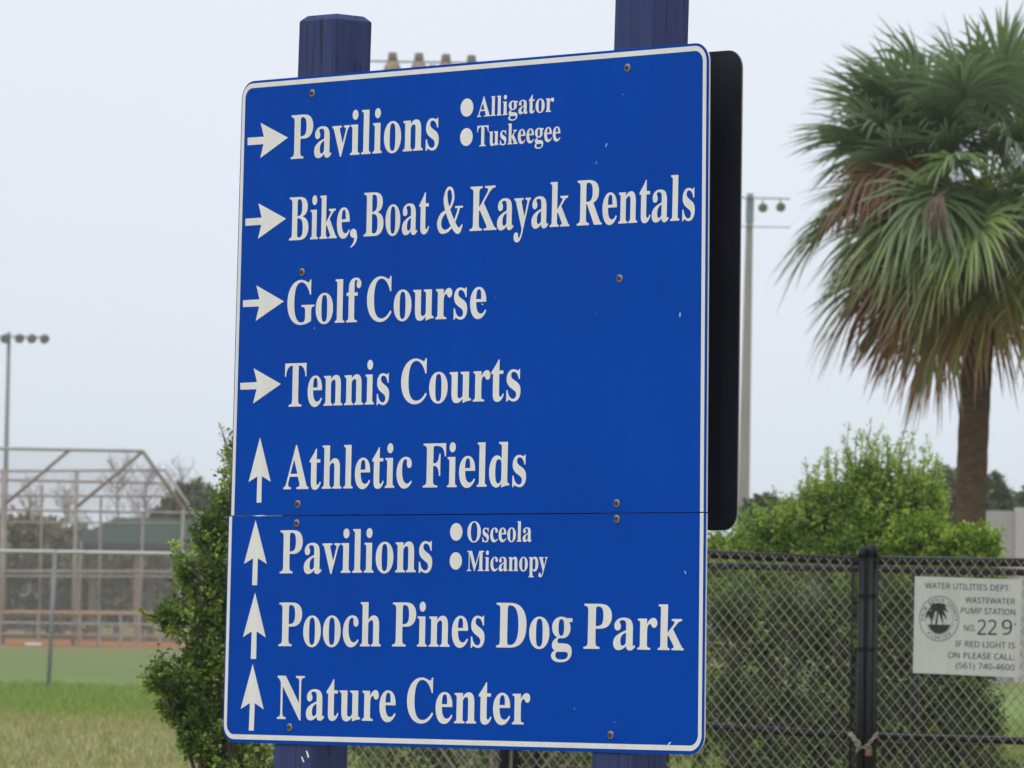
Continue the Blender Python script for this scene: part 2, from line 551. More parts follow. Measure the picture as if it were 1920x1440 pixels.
def panel(name, quad, rad, c, th, face, edge, parent, label=None):
    o = rounded(quad, rad, (0,0,0,0))
    n = len(o)
    A = [SP.P(p.x, p.y, c) for p in o]; B = [SP.P(p.x, p.y, c - th) for p in o]
    pn = link(name, A + B, [tuple(range(n-1, -1, -1)), tuple(n + i for i in range(n))] + [(i, (i+1) % n, n + (i+1) % n, n + i) for i in range(n)], face, parent)
    pn.data.materials.append(edge)
    for i, p in enumerate(pn.data.polygons):
        if i > 1: p.material_index = 1
    if label: pn['label'] = label
    return pn

def border(quad, rad, ins1, ins2, keep, parent):
    r1 = [max(r - 0.008, 0.0005) if r > 0.001 else 0.0002 for r in rad]
    r2 = [max(r - 0.021, 0.0005) if r > 0.001 else 0.0002 for r in rad]
    a = rounded(quad, r1, ins1); b = rounded(quad, r2, ins2)
    n = len(a)
    P = [SP.P(p.x, p.y, 0.0012) for p in a] + [SP.P(p.x, p.y, 0.0012) for p in b]
    f = [(i, (i+1) % n, n + (i+1) % n, n + i) for i in range(n) if keep(i, n)]
    return link('border_line', P, f, M['sign_white'], parent)

Q = lambda *pts: [SP.px(*p) for p in pts]
upq = Q((454.3, 153.6), (1330, 78.8), (1324.2, 959.6), (432.3, 966.4))
loq = Q((428.2, 968.6), (1324.4, 961.8), (1320.2, 1415.6), (417.2, 1391.6))
RC = 0.05
upper = panel('upper_panel', upq, (RC, RC, 0.0005, 0.0005), 0, LIP, M['sign_blue'], M['aluminium_edge'], sign)
lower = panel('lower_panel', loq, (0.0005, 0.0005, RC, RC), 0, LIP, M['sign_blue'], M['aluminium_edge'], sign)
border(upq, (RC, RC, 0, 0), (0.007, 0.0085, 0, 0.004), (0.0205, 0.0215, 0, 0.0165), lambda i, n: not (n//2 + 7 <= i < n - 8), upper)
border(loq, (0, 0, RC, RC), (0, 0.0085, 0.0095, 0.005), (0, 0.0215, 0.0235, 0.0175), lambda i, n: not (7 <= i < 8), lower)
# the other sign board on the far side of the posts
BK = -LIP - 0.14
bp = Plane(SP.P(0, 0, BK), R(45))
bk = [bp.px(*p) for p in ((1391.5, 92.5), (1381.5, 994.5))]
wv = (upq[1] - upq[0])
bq = [bk[0] - Vector((1.80, 0.0)), bk[0], bk[1], bk[1] - Vector((1.84, 0.0))]
o_ = SP; SP_saved = SP
SP = bp
back = panel('back_panel', bq, (RC, RC, RC, RC), 0, LIP, M['sign_back'], M['dull_edge'], sign, 'dark unlettered back of the sign board on the far side')
SP = SP_saved
# its face towards the camera is the dark one; posts in between
def post(name, tl, tr, bl, br, top_cap, label=None):
    a0, a1 = SP.px(*tl, -LIP), SP.px(*tr, -LIP)
    b0, b1 = SP.px(*bl, -LIP), SP.px(*br, -LIP)
    def ext(p, q, z):                                   # point of line p-q at height z
        t = (z - p.y) / (q.y - p.y)
        return p + (q - p) * t
    zt = (a0.y + a1.y) / 2
    c0, c1 = -LIP - 0.0005, -LIP - 0.1395
    rows = []
    zs = [-0.02, 0.6, 1.2, 1.8, 2.4, zt]
    for z in zs:
        l, r = ext(a0, b0, z), ext(a1, b1, z)
        rows.append([SP.P(l.x, z, c0), SP.P(r.x, z, c0), SP.P(r.x, z, c1), SP.P(l.x, z, c1)])
    l, r = ext(a0, b0, zt), ext(a1, b1, zt)
    k, h = 0.016, 0.016
    rows.append([SP.P(l.x + k, zt + h, c0 - k), SP.P(r.x - k, zt + h, c0 - k), SP.P(r.x - k, zt + h, c1 + k), SP.P(l.x + k, zt + h, c1 + k)])
    v = [p for rw in rows for p in rw]
    f = []
    for i in range(len(rows) - 1):
        for j in range(4):
            f.append((i*4+j, i*4+(j+1) % 4, (i+1)*4+(j+1) % 4, (i+1)*4+j))
    n = len(rows) - 1
    f.append((n*4, n*4+1, n*4+2, n*4+3))
    f.append((3, 2, 1, 0))
    ob = link(name, v, f, M['timber'], sign)
    bv = ob.modifiers.new('soft_edges', 'BEVEL'); bv.width = 0.0025; bv.segments = 2; bv.limit_method = 'ANGLE'
    if label: ob['label'] = label
    return ob
post('post', (561, 39.5), (630, 35), (512, 1440), (583, 1440), True, 'shorter timber post with chamfered top showing above the panel')
post('post', (1156, -92), (1228, -98), (1108.5, 1440), (1182, 1440), True, 'timber post rising out of the picture')

VL = 0.0                                              # plane vertical
def word(body, xl, yl, xr, yr, cap, parent):
    bl, br = SP.px(xl, yl), SP.px(xr, yr)
    top = SP.px(xl + cap * 0.021, yl - cap)
    place_text(mbold(body), SP, bl, br, (top - bl).length, CAP_B, M['sign_white'], parent, 0.0014, 'lettering', lean=(top - bl).x / (top - bl).y, offset=0.002)
WORDS_U = [
    ('Pavilions', 545.8, 298.3, 822.9, 279.4, 81.6), ('Alligator', 895, 219.5, 1039.2, 209.0, 36.8), ('Tuskeegee', 895, 274.9, 1051.2, 264.0, 38.5),
    ('Bike', 542.5, 450.8, 656.0, 445.0, 80.2), ('Boat', 682.1, 443.3, 805.0, 437.1, 81.4), ('Kayak', 881.3, 433.2, 1068, 423.8, 82.5), ('Rentals', 1082, 423, 1303, 411.9, 84),
    ('Golf', 538.8, 608.2, 676.8, 603.4, 80.3), ('Course', 688, 602.4, 912, 595.8, 81.5),
    ('Tennis', 533.8, 762.7, 730, 757.2, 80.7), ('Courts', 752, 756.7, 976.3, 750.4, 81.5),
    ('Athletic', 531.7, 917.3, 772.7, 913.9, 80.2), ('Fields', 793.3, 914, 986.7, 911.3, 82)]
WORDS_L = [
    ('Pavilions', 525, 1075, 810.7, 1072.4, 80.4), ('Osceola', 876.7, 1016.3, 997.4, 1015.4, 37.8), ('Micanopy', 876, 1070.6, 1027, 1070.6, 37.6),
    ('Pooch', 522.7, 1211.3, 714.5, 1211.8, 81.3), ('Pines', 735.8, 1211.8, 908.8, 1213.0, 82), ('Dog', 930.2, 1213.7, 1072.9, 1215.8, 83.3), ('Park', 1094.6, 1216.1, 1282.5, 1219.2, 84),
    ('Nature', 519.7, 1347.7, 742, 1352.4, 80.7), ('Center', 763, 1354, 993.7, 1358.4, 82)]
for w in WORDS_U: word(*w, upper)
for w in WORDS_L: word(*w, lower)

# comma and ampersand drawn as pen strokes (the bold serif forms)
def stroke(pts, wid, n=10):
    """smooth variable-width stroke; pts, wid in em units; returns verts, quads"""
    pts = [Vector(p) for p in pts]
    N = len(pts); S_ = []
    for i in range(N - 1):
        p0, p1, p2, p3 = pts[max(i-1, 0)], pts[i], pts[i+1], pts[min(i+2, N-1)]
        for j in range(n):
            t = j / n
            q = 0.5 * ((2*p1) + (p2-p0)*t + (2*p0-5*p1+4*p2-p3)*t*t + (3*p1-p0-3*p2+p3)*t**3)
            S_.append((q, wid[i] + (wid[i+1] - wid[i]) * t))
    S_.append((pts[-1], wid[-1]))
    v = []; f = []
    for i, (q, w) in enumerate(S_):
        d = (S_[min(i+1, len(S_)-1)][0] - S_[max(i-1, 0)][0]).normalized()
        nn = Vector((-d.y, d.x))
        v += [q + nn * w / 2, q - nn * w / 2]
        if i: f.append((2*i-2, 2*i-1, 2*i+1, 2*i))
    return v, f
def disc(c, r, n=24, ry=None):
    return [Vector((c[0] + r * math.cos(2*math.pi*k/n), c[1] + (ry or r) * math.sin(2*math.pi*k/n))) for k in range(n)], [tuple(range(n))]
def glyph(name, strokes, bl, br, cap, parent, w_em):
    """strokes in em units (cap height = 1)"""
    bl_, br_ = SP.px(*bl), SP.px(*br)
    ex = (br_ - bl_) / w_em
    top = SP.px(bl[0] + cap * 0.021, bl[1] - cap); ey = (top - bl_)
    V, F = [], []
    for k, (v, f) in enumerate(strokes):
        n = len(V)
        for p in v:
            q = bl_ + ex * p.x + ey * p.y
            V.append(SP.P(q.x, q.y, 0.0013 + 0.00012 * k))
        F += [tuple(i + n for i in t) for t in f]
    link(name, V, F, M['sign_white'], parent)
amp = [stroke([(0.52, 0.50), (0.66, 0.60), (0.74, 0.76), (0.70, 0.92), (0.58, 0.99), (0.45, 0.93), (0.40, 0.78)], [0.07, 0.08, 0.11, 0.10, 0.06, 0.09, 0.17]),
       stroke([(0.40, 0.80), (0.43, 0.64), (0.56, 0.42), (0.74, 0.20), (0.92, 0.05), (1.05, 0.04), (1.17, 0.16)], [0.17, 0.19, 0.20, 0.20, 0.17, 0.12, 0.03]),
       stroke([(0.60, 0.55), (0.42, 0.47), (0.22, 0.36), (0.14, 0.20), (0.22, 0.06), (0.40, 0.02), (0.60, 0.07), (0.80, 0.22), (0.95, 0.42), (1.00, 0.54)], [0.05, 0.07, 0.14, 0.19, 0.15, 0.08, 0.07, 0.07, 0.08, 0.10]),
       stroke([(0.84, 0.555), (1.18, 0.555)], [0.045, 0.045])]
glyph('lettering', amp, (818, 437.0), (868.5, 434.4), 84, upper, 1.2)
com = [disc((0.16, 0.09), 0.13, ry=0.105), stroke([(0.21, 0.09), (0.255, -0.02), (0.20, -0.14), (0.06, -0.24)], [0.16, 0.12, 0.07, 0.02])]
glyph('lettering', com, (655.5, 445.0), (671.0, 444.2), 80, upper, 0.33)

def flat_poly(name, pxs, parent, mt=None, c=0.0014):
    P = [SP.px(*p) for p in pxs]
    return link(name, [SP.P(p.x, p.y, c) for p in P], [tuple(range(len(P)))], mt or M['sign_white'], parent)
def arrow_side(tail_t, tail_b, jt, up, tip, lo, jb, parent):
    flat_poly('arrow', [tail_t, jt, up, tip, lo, jb, tail_b], parent)
arrow_side((465,258.3),(465,272.5),(495.6,256.3),(489.4,230.4),(540.6,258),(488.5,296.7),(494.8,270.3), upper)
arrow_side((460.8,410),(460.8,423.5),(491.4,408),(485.2,381.3),(537,410),(484.2,448),(490.6,421.6), upper)
arrow_side((456.3,563),(456.3,575.8),(487.2,561.3),(481.3,535),(533,565),(480,601.8),(486.5,574.6), upper)
arrow_side((451.3,718),(451.3,730.8),(482.6,716.3),(476.3,690.5),(527.5,720),(475,756.8),(481.8,729.8), upper)
def arrow_up(apex, rb, lb, jl, jr, bl, br, parent):
    flat_poly('arrow', [apex, rb, jr, br, bl, jl, lb], parent)
arrow_up((488.3,820),(508.3,903.3),(466.7,904),(483.3,893.3),(491.7,892.9),(481.8,942.7),(490.7,942.2), upper)
arrow_up((480,975),(500.9,1057.3),(458.1,1057.3),(475.2,1046.7),(484.2,1046.7),(473.3,1097.3),(482.7,1097.3), lower)
arrow_up((478.9,1111),(499,1195.3),(456.2,1194.6),(472.7,1183.8),(481.9,1183.8),(470.9,1235.4),(481,1235.4), lower)
arrow_up((474.5,1245),(495.2,1330.2),(452,1329.3),(469.3,1318.3),(478.4,1318.3),(467.2,1369.9),(476.6,1369.9), lower)
def bullet(x, y, rpx, parent):
    c_ = SP.px(x, y); r = (SP.px(x, y - rpx) - c_).length
    v, f = disc((c_.x, c_.y), r, 32)
    link('bullet', [SP.P(p.x, p.y, 0.0014) for p in v], f, M['sign_white'], parent)
bullet(876.2, 201.8, 17, upper); bullet(875.2, 257, 16.8, upper)
bullet(856.2, 997.3, 16.6, lower); bullet(855.3, 1051.7, 16.4, lower)

def bolt(x, y, parent):
    p = SP.px(x, y)
    o = SP.P(p.x, p.y, 0)
    b = MB()
    b.lathe(o, SP.n, [(0.0, 0.0108), (0.0022, 0.0108), (0.0032, 0.0095), (0.0036, 0.0062)], 18)
    bo = b.build('bolt', M['bolt'], parent, smooth=False)
    b = MB()
    rr = random.uniform(0.0056, 0.0066)
    b.lathe(o, SP.n, [(0.003, rr), (0.0075, rr), (0.0085, rr * 0.8)], 6)
    h = b.build('bolt', M['rust'], parent)
    bpy.data.objects.remove(h)
    # head joined into the same mesh
    me = bo.data
    bm = bmesh.new(); bm.from_mesh(me)
    off = root_loc(parent)
    vs = [bm.verts.new(v - off) for v in b.v]
    me.materials.append(M['rust'])
    for f in b.f:
        fc = bm.faces.new([vs[i] for i in f]); fc.material_index = 1
    bm.to_mesh(me); bm.free()
for x, y in ((586,174.5),(1177,127),(567,510),(1162.5,522),(559,945),(1157,943.5)): bolt(x, y, upper)
for x, y in ((557,981),(1157,973),(543.5,1363.5),(1145.5,1378)): bolt(x, y, lower)
# chips in the blue film
CH = [(1275.5,590,0.06,1.1,5.5,0),(1137.5,272,0.5,0.7,5,0),(1118.5,305,0.3,0.5,3,0),(1255.5,1394,0.7,1.3,5,1),(1285.5,1073,-0.4,0.7,4,1),(905,570.5,-1.2,0.9,2.5,0),(1168.5,177,0.1,0.6,1,0),(1077.5,1328.5,0.1,0.9,1,1),(1153,1354,0.2,0.6,1,1),(930,559,0,0.6,0.7,0),(1117.5,587,0,0.5,0.7,0),(590,615.5,0.1,0.5,2,0)]
for x, y, a, w, l, k in CH:
    d = (math.sin(a), -math.cos(a)); n_ = (math.cos(a), math.sin(a))
    flat_poly('paint_chip', [(x - n_[0]*w*.4 - d[0]*l, y - n_[1]*w*.4 - d[1]*l), (x + n_[0]*w - d[0]*l*.5, y + n_[1]*w - d[1]*l*.5), (x + n_[0]*w*.6 + d[0]*l, y + n_[1]*w*.6 + d[1]*l), (x - n_[0]*w + d[0]*l*.4, y - n_[1]*w + d[1]*l*.4)], (upper, lower)[k], c=0.0011)
for pts_ in (((571, 1407), (575, 1409), (578, 1420), (575, 1421)), ((562, 1418), (565, 1419), (569, 1429), (566, 1429))):
    P_ = [SP.px(*p) for p in pts_]
    link('paint_chip', [SP.P(p.x, p.y, -LIP + .001) for p in P_], [(0, 1, 2, 3)], M['sign_white'], sign)
# bare metal showing on the left end of the joint
flat_poly('joint_scrape', [(489, 966.9), (529, 966.1), (530, 967.3), (490, 968.2)], lower, M['bolt'], 0.0009)

# ------------------------------------------------------------------ chain link
def wires(mb, quad, w, h, px_, py_, r, sides=4, jit=0.0):
    """diagonal wires in the unit rectangle w x h, mapped bilinearly on quad (TL,TR,BR,BL world points)"""
    TL, TR, BR, BL = quad
    ph = random.uniform(0, 6)
    def mp(x, z, c):
        x += .010 * math.sin(z * 2.1 + x * 1.3 + ph) * math.sin(math.pi * min(1, max(0, x / w)))
        z += .012 * math.sin(x * 2.7 + z * .8 + ph * 2) * math.sin(math.pi * min(1, max(0, z / h)))
        s = x / w; t = z / h
        a = BL + (BR - BL) * s; b = TL + (TR - TL) * s
        return a + (b - a) * t
    nrm = (TR - TL).cross(BL - TL).normalized()
    k = py_ / px_
    for sg in (1, -1):
        c0 = -h / k - px_ if sg > 0 else 0
        n = int((w + h / k) / px_) + 2
        for i in range(n):
            x0 = (i * px_ - h / k) if sg > 0 else i * px_
            # x = x0 + sg * z / k
            zs = []
            za, zb = 0.0, h
            if sg > 0:
                za = max(za, (0 - x0) * k); zb = min(zb, (w - x0) * k)
            else:
                za = max(za, (x0 - w) * k); zb = min(zb, x0 * k)
            if zb - za < 0.02: continue
            seg = max(1, int((zb - za) / (py_ * 3)))
            pts = []
            for j in range(seg + 1):
                z = za + (zb - za) * j / seg
                jx = random.uniform(-jit, jit) if 0 < j < seg else 0
                pts.append(mp(x0 + sg * z / k + jx, z, 0) + nrm * (r * 0.9 * sg))
            mb.tube(pts, r, sides, cap=False)
    return mb

FA = R(33)
FP = Plane(at(1625, 1200, 33.0), FA)          # plane of the double gate
ZT = FP.px(1642, 1050.6).y                    # top rail height
def pipe(name, pts, r, mt, parent, n=12):
    return MB().tube(pts, r, n).build(name, mt, parent, smooth=True)
def cap_dome(p, r, parent, mt, name='post_cap'):
    MB().lathe(p, (0, 0, 1), [(-0.02, r * 1.12), (0.012, r * 1.12), (0.03, r * 0.95), (0.042, r * 0.6), (0.047, 0.001)], 14).build(name, mt, parent, smooth=True)

def gate(label, stile_px, rail_px, mid_px, width, direction, cap_y):
    """one leaf; rail_px = two points of the top rail, mid_px = two points of the middle rail"""
    s0 = FP.px(*rail_px[0]); s1 = FP.px(*rail_px[1])
    q0 = FP.px(*mid_px[0]); q1 = FP.px(*mid_px[1])
    sa = FP.px(stile_px, 1200).x
    root = empty('chain_link_gate', FP.P(sa, 0, 0), label, 'gate', 'leaves of the black double gate')
    def rail(p, q, a):
        t = (a - p.x) / (q.x - p.x); return p + (q - p) * t
    far = sa + direction * width
    rs = 0.027
    # meeting stile
    zcap = FP.px(stile_px, cap_y).y
    pipe('stile', [FP.P(sa, 0.03, 0), FP.P(sa, zcap - 0.03, 0)], rs, M['black_pipe'], root)
    cap_dome(FP.P(sa, zcap - 0.042, 0), rs, root, M['black_pipe'], 'stile_cap')
    zf = rail(s0, s1, far).y
    pipe('stile', [FP.P(far, 0.06, 0), FP.P(far, zf + 0.02, 0)], rs, M['black_pipe'], root)
    a, b = rail(s0, s1, sa), rail(s0, s1, far)
    pipe('top_rail', [FP.P(sa, a.y, 0), FP.P(far, b.y, 0)], 0.025, M['black_pipe'], root)
    a2, b2 = rail(q0, q1, sa), rail(q0, q1, far)
    pipe('middle_rail', [FP.P(sa, a2.y, 0), FP.P(far, b2.y, 0)], 0.022, M['black_pipe'], root)
    pipe('bottom_rail', [FP.P(sa, 0.08, 0), FP.P(far, 0.08, 0)], 0.022, M['black_pipe'], root)
    ins = 0.055 * direction
    L, Rr = (far - ins * .5, sa + ins) if direction < 0 else (sa + ins, far - ins * .5)
    zl, zr = rail(s0, s1, L).y, rail(s0, s1, Rr).y
    c = 0.03
    quad = (FP.P(L, zl + 0.01, c), FP.P(Rr, zr + 0.01, c), FP.P(Rr, 0.05, c), FP.P(L, 0.05, c))
    mb = wires(MB(), quad, Rr - L, zl - 0.05, 0.072, 0.078, 0.0018, jit=0.002)
    # tie wires along the rails
    mb.build('wire_mesh', M['mesh_wire'], root)
    for i in range(int(abs(width) / 0.32)):
        s = sa + direction * (0.12 + 0.32 * i)
        for (p, q, r_) in ((s0, s1, 0.0275), (q0, q1, 0.0245)):
            z = rail(p, q, s).y
            ring = [FP.P(s + 0.012 * math.cos(t), z + r_ * math.sin(t), r_ * math.cos(t)) for t in [2*math.pi*k/10 for k in range(11)]]
            MB().tube(ring, 0.0026, 4, cap=False).build('tie_wire', M['rear_wire'], root)
    pipe('tension_bar', [FP.P(sa + ins * .95, 0.07, c), FP.P(sa + ins * .95, rail(s0, s1, sa).y, c)], 0.007, M['black_pipe'], root, 6)
    for z in (0.35, 0.7, 1.05, 1.4, 1.7):
        MB().lathe(FP.P(sa, z, 0), (0, 0, 1), [(-0.011, rs * 1.1), (0.011, rs * 1.1)], 12).build('tension_band', M['black_pipe'], root)
    return root
gate_l = gate('black chain-link gate leaf left of the paired stiles, its rails sloping down to them', 1617, ((1326, 1039.0), (1608, 1052.0)), ((1326, 1361.6), (1590, 1380.0)), 2.3, -1, 1025)
gate_r = gate('black chain-link gate leaf carrying the white notice', 1634, ((1642, 1050.6), (1920, 1054.6)), ((1649, 1382.0), (1920, 1389.5)), 2.3, 1, 1021)

# fence run continuing left of the gate, behind the blue sign
hp = FP.px(1617, 1200).x - 2.3 - 0.09
le = FP.px(560, 1200).x
fr = empty('chain_link_fence', FP.P(hp, 0, 0), 'black chain-link fence run seen under the blue sign between its posts', 'fence')
for s in (hp, le):
    pipe('fence_post', [FP.P(s, 0, 0), FP.P(s, ZT + 0.05, 0)], 0.032, M['black_pipe'], fr)
    cap_dome(FP.P(s, ZT + 0.05, 0), 0.032, fr, M['black_pipe'])
pipe('top_rail', [FP.P(hp, ZT, 0), FP.P(le, ZT, 0)], 0.022, M['black_pipe'], fr)
quad = (FP.P(le, ZT + .01, .03), FP.P(hp, ZT + .01, .03), FP.P(hp, .04, .03), FP.P(le, .04, .03))
wires(MB(), quad, hp - le, ZT - .03, .072, .078, .0018, jit=0.002).build('wire_mesh', M['mesh_wire'], fr)

# rear fence of the enclosure
RP = Plane(at(1625, 1200, 39.3), FA)
ra, rb = RP.px(1326, 1060.5), RP.px(1920, 1073.5)
rf = empty('chain_link_fence', RP.P(0, 0, 0), 'black chain-link fence running behind the gates, in front of the shrubs', 'fence')
def rz(s): return ra.y + (rb.y - ra.y) * (s - ra.x) / (rb.x - ra.x)
r0, r1 = RP.px(540, 1200).x, RP.px(2120, 1200).x
pipe('top_rail', [RP.P(r0, rz(r0), 0), RP.P(r1, rz(r1), 0)], 0.024, M['black_pipe'], rf)
for pxx in (545, 1010, 1250, 1717, 2120):
    s = RP.px(pxx, 1200).x
    pipe('fence_post', [RP.P(s, 0, 0), RP.P(s, rz(s) - 0.02 if pxx != 545 else rz(s) + .05, 0)], 0.03, M['black_pipe'], rf)
quad = (RP.P(r0, rz(r0), .03), RP.P(r1, rz(r1), .03), RP.P(r1, .03, .03), RP.P(r0, .03, .03))
wires(MB(), quad, r1 - r0, 1.85, .072, .078, .0018, jit=0.002).build('wire_mesh', M['rear_wire'], rf)

# left side of the enclosure, edge on from here
ls = empty('chain_link_fence', FP.P(le, 0, 0), 'black chain-link fence side joining front and rear runs behind the sign post', 'fence')
pA, pB = FP.P(le - .04, 0, -.04), RP.P(r0, 0, .06)
zz = Vector((0, 0, 1))
pipe('top_rail', [pA + zz * ZT, pB + zz * rz(r0)], 0.022, M['black_pipe'], ls)
wires(MB(), (pA + zz * ZT, pB + zz * rz(r0), pB + zz * .04, pA + zz * .04), (pB - pA).length, ZT, .072, .078, .0018).build('wire_mesh', M['rear_wire'], ls)

# chain and padlock round the two stiles
def link_ring(mb, c, d, up, L=0.021, w=0.0125, r=0.0032):
    pts = []
    for k in range(17):
        t = 2 * math.pi * k / 16
        x = math.cos(t); y = math.sin(t)
        pts.append(c + d * (L * .55 * (1 if x > 0 else -1) * (abs(x) ** .7)) * 1.0 + up * (w * .5 * y * 1.35))
    mb.tube(pts, r, 6, cap=False)
def chain_run(mb, pts, step=0.019):
    ds = [0]
    for i in range(1, len(pts)): ds.append(ds[-1] + (pts[i] - pts[i-1]).length)
    n = int(ds[-1] / step)
    for k in range(n):
        s = ds[-1] * (k + .5) / n
        i = max(j for j in range(len(ds)) if ds[j] <= s); i = min(i, len(pts) - 2)
        t = (s - ds[i]) / (ds[i+1] - ds[i])
        p = pts[i].lerp(pts[i+1], t); d = (pts[i+1] - pts[i]).normalized()
        a = FP.n - d * FP.n.dot(d); a.normalize(); b = d.cross(a)
        link_ring(mb, p, d, a if k % 2 else b)
def fpx(x, y, c): q = FP.px(x, y, c); return FP.P(q.x, q.y, c)
ch = MB()
chain_run(ch, [fpx(1592, 1374, .03), fpx(1600, 1386, .05), fpx(1611, 1402, .055), fpx(1622, 1401, .06), fpx(1634, 1389, .055), fpx(1646, 1373, .03)])
chain_run(ch, [fpx(1594, 1374, .035), fpx(1603, 1384, .065), fpx(1612, 1395, .07), fpx(1606, 1411, .06)])
cr0 = ch.build('chain', M['chain'], None, smooth=True)
tag(cr0, 'short steel chain looped round the two black gate stiles', 'chain')
pl = empty('padlock', fpx(1629, 1410, .062), 'small brown brass padlock hanging from the chain on the gate', 'padlock')
pc = FP.px(1629, 1410, .062)
b = MB()
hw, hh = 0.017, 0.021
for i in range(1):
    o = []
    for (x, y) in ((-hw, -hh), (hw, -hh), (hw, hh*.7), (hw*.6, hh), (-hw*.6, hh), (-hw, hh*.7)):
        o.append((pc.x + x, pc.y + y))
    A = [FP.P(x, y, .072) for x, y in o]; B = [FP.P(x, y, .052) for x, y in o]
    b.add(A + B, [(0,1,2,3,4,5), (11,10,9,8,7,6)] + [(i, i+6, (i+1) % 6 + 6, (i+1) % 6) for i in range(6)])
b.build('lock_body', M['brass'], pl)
b = MB().tube([FP.P(pc.x + .011 * math.cos(t), pc.y + hh + .016 * math.sin(t), .062) for t in [math.pi * k / 10 for k in range(11)]], .003, 6)
b.build('shackle', M['chain'], pl, smooth=True)

# ------------------------------------------------------------------ white notice on the gate
NC = 0.045
NP = Plane(FP.P(0, 0, NC), FA)
nq = [NP.px(*p) for p in ((1715.3, 1080.5), (1916, 1086.6), (1910.6, 1270.5), (1711.6, 1261.5))]
nroot = empty('notice_plate', NP.P(nq[3].x, nq[3].y, 0), 'white rectangular utility notice with dark lettering fixed to the gate mesh', 'sign')
A = [NP.P(p.x, p.y, 0) for p in nq]; B = [NP.P(p.x, p.y, -0.004) for p in nq]
face = link('plate', A + B, [(3,2,1,0), (4,5,6,7)] + [(i, (i+1) % 4, (i+1) % 4 + 4, i + 4) for i in range(4)], M['plate'], nroot)
def nz2(x, y): return (1690 + x / 6.261, 1060 + y / 6.261)
def nword(s, x0, y0, x1, y1, cap, off=0.012):
    bl, br = NP.px(*nz2(x0, y0)), NP.px(*nz2(x1, y1))
    top = NP.px(*nz2(x0 + cap * .02, y0 - cap))
    place_text(msans(s), NP, bl, br, (top - bl).length, CAP_S, M['plate_ink'], face, 0.0015, 'lettering', offset=0.0)
nword('WATER UTILITIES DEPT.', 278, 268, 1280, 303, 68)
nword('WASTEWATER', 752, 438, 1335, 460, 68)
nword('PUMP STATION', 702, 563, 1338, 586, 70)
nword('NO.', 735, 768, 870, 772, 70)
nword('22', 893, 815, 1120, 817, 176, .018); nword('9', 1180, 812, 1300, 815, 174, .018)
nword('-', 1326, 738, 1346, 738, 150)
nword('IF RED LIGHT IS', 635, 952, 1335, 976, 68)
nword('ON PLEASE CALL:', 550, 1085, 1330, 1112, 68)
nword('(561) 740-4600', 640, 1207, 1330, 1232, 68)
# round emblem: ring, palms, shore
ec = NP.px(*nz2(445, 625)); er = (NP.px(*nz2(445, 360)) - ec).length
def npoly(name, pts, c=0.0015, mt=None, parent=None):
    return link(name, [NP.P(ec.x + x * er, ec.y + y * er, c) for x, y in pts], [tuple(range(len(pts)))], mt or M['plate_ink'], parent or face)
emblem = None
n = 48
ring = [(math.cos(2*math.pi*k/n), math.sin(2*math.pi*k/n)) for k in range(n)]
V = []; F = []
for (ra_, rb_) in ((1.0, 0.975), (0.70, 0.685)):
    o = len(V)
    V += [NP.P(ec.x + x * er * ra_, ec.y + y * er * ra_, .0015) for x, y in ring] + [NP.P(ec.x + x * er * rb_, ec.y + y * er * rb_, .0015) for x, y in ring]
    F += [(o + i, o + (i+1) % n, o + n + (i+1) % n, o + n + i) for i in range(n)]
# shore: lower part of the inner disc
sh = [(0.60 * math.cos(a), -0.06 + 0.60 * math.sin(a)) for a in [R(200 + 140 * k / 20) for k in range(21)]]
o = len(V); V += [NP.P(ec.x + x * er, ec.y + y * er, .0016) for x, y in sh]; F.append(tuple(range(o, o + 21)))
def est(pts, wid):
    global V, F
    v, f = stroke(pts, wid, 6)
    o = len(V)
    V += [NP.P(ec.x + p.x * er, ec.y + p.y * er, .0017 + 0.00003 * (o % 7)) for p in v]; F += [tuple(i + o for i in q) for q in f]
est([(-0.20, -0.5), (-0.14, -0.2), (-0.10, 0.1), (-0.06, 0.34)], [0.13, 0.09, 0.08, 0.08])
est([(-0.36, -0.4), (-0.40, -0.1), (-0.44, 0.14)], [0.06, 0.05, 0.05])
for (cx, cy, s) in ((-0.06, 0.36, 1.0), (-0.45, 0.16, 0.5)):
    for a in (8, 38, 75, 105, 140, 170, 205, 330, 300):
        dx, dy = math.cos(R(a)), math.sin(R(a))
        L = 0.52 * s * (0.7 if 60 < a < 120 else 1)
        est([(cx, cy), (cx + dx * L * .5, cy + dy * L * .5 + .08 * s), (cx + dx * L, cy + dy * L - .16 * s)], [0.06 * s, 0.17 * s, 0.01])
emblem = link('emblem', V, F, mat('emblem_ink', (0.012, 0.014, 0.013), rough=.5), face)
def ring_text(s, a0, a1, rad, hgt, flip=False):
    V = []; F = []
    for k, chx in enumerate(s):
        if chx == ' ': continue
        a = R(a0 + (a1 - a0) * k / max(1, len(s) - 1))
        v, f = text_mesh(msans(chx), .01)
        w = v[:, 0].max() + v[:, 0].min()
        up = Vector((math.cos(a), math.sin(a))) * (-1 if flip else 1)
        rt = Vector((up.y, -up.x))
        c0 = Vector((math.cos(a), math.sin(a))) * (rad if not flip else rad + hgt)
        o = len(V)
        for p in v:
            q = c0 + rt * ((p[0] - w / 2) * hgt / CAP_S) + up * (p[1] * hgt / CAP_S)
            V.append(NP.P(ec.x + q.x * er, ec.y + q.y * er, .0015))
        F += [tuple(i + o for i in q) for q in f]
    link('ring_lettering', V, F, M['plate_ink'], emblem)
ring_text('PALM BEACH COUNTY', 183, -3, 0.77, 0.14)
ring_text('FLORIDA', 232, 308, 0.77, 0.14, True)

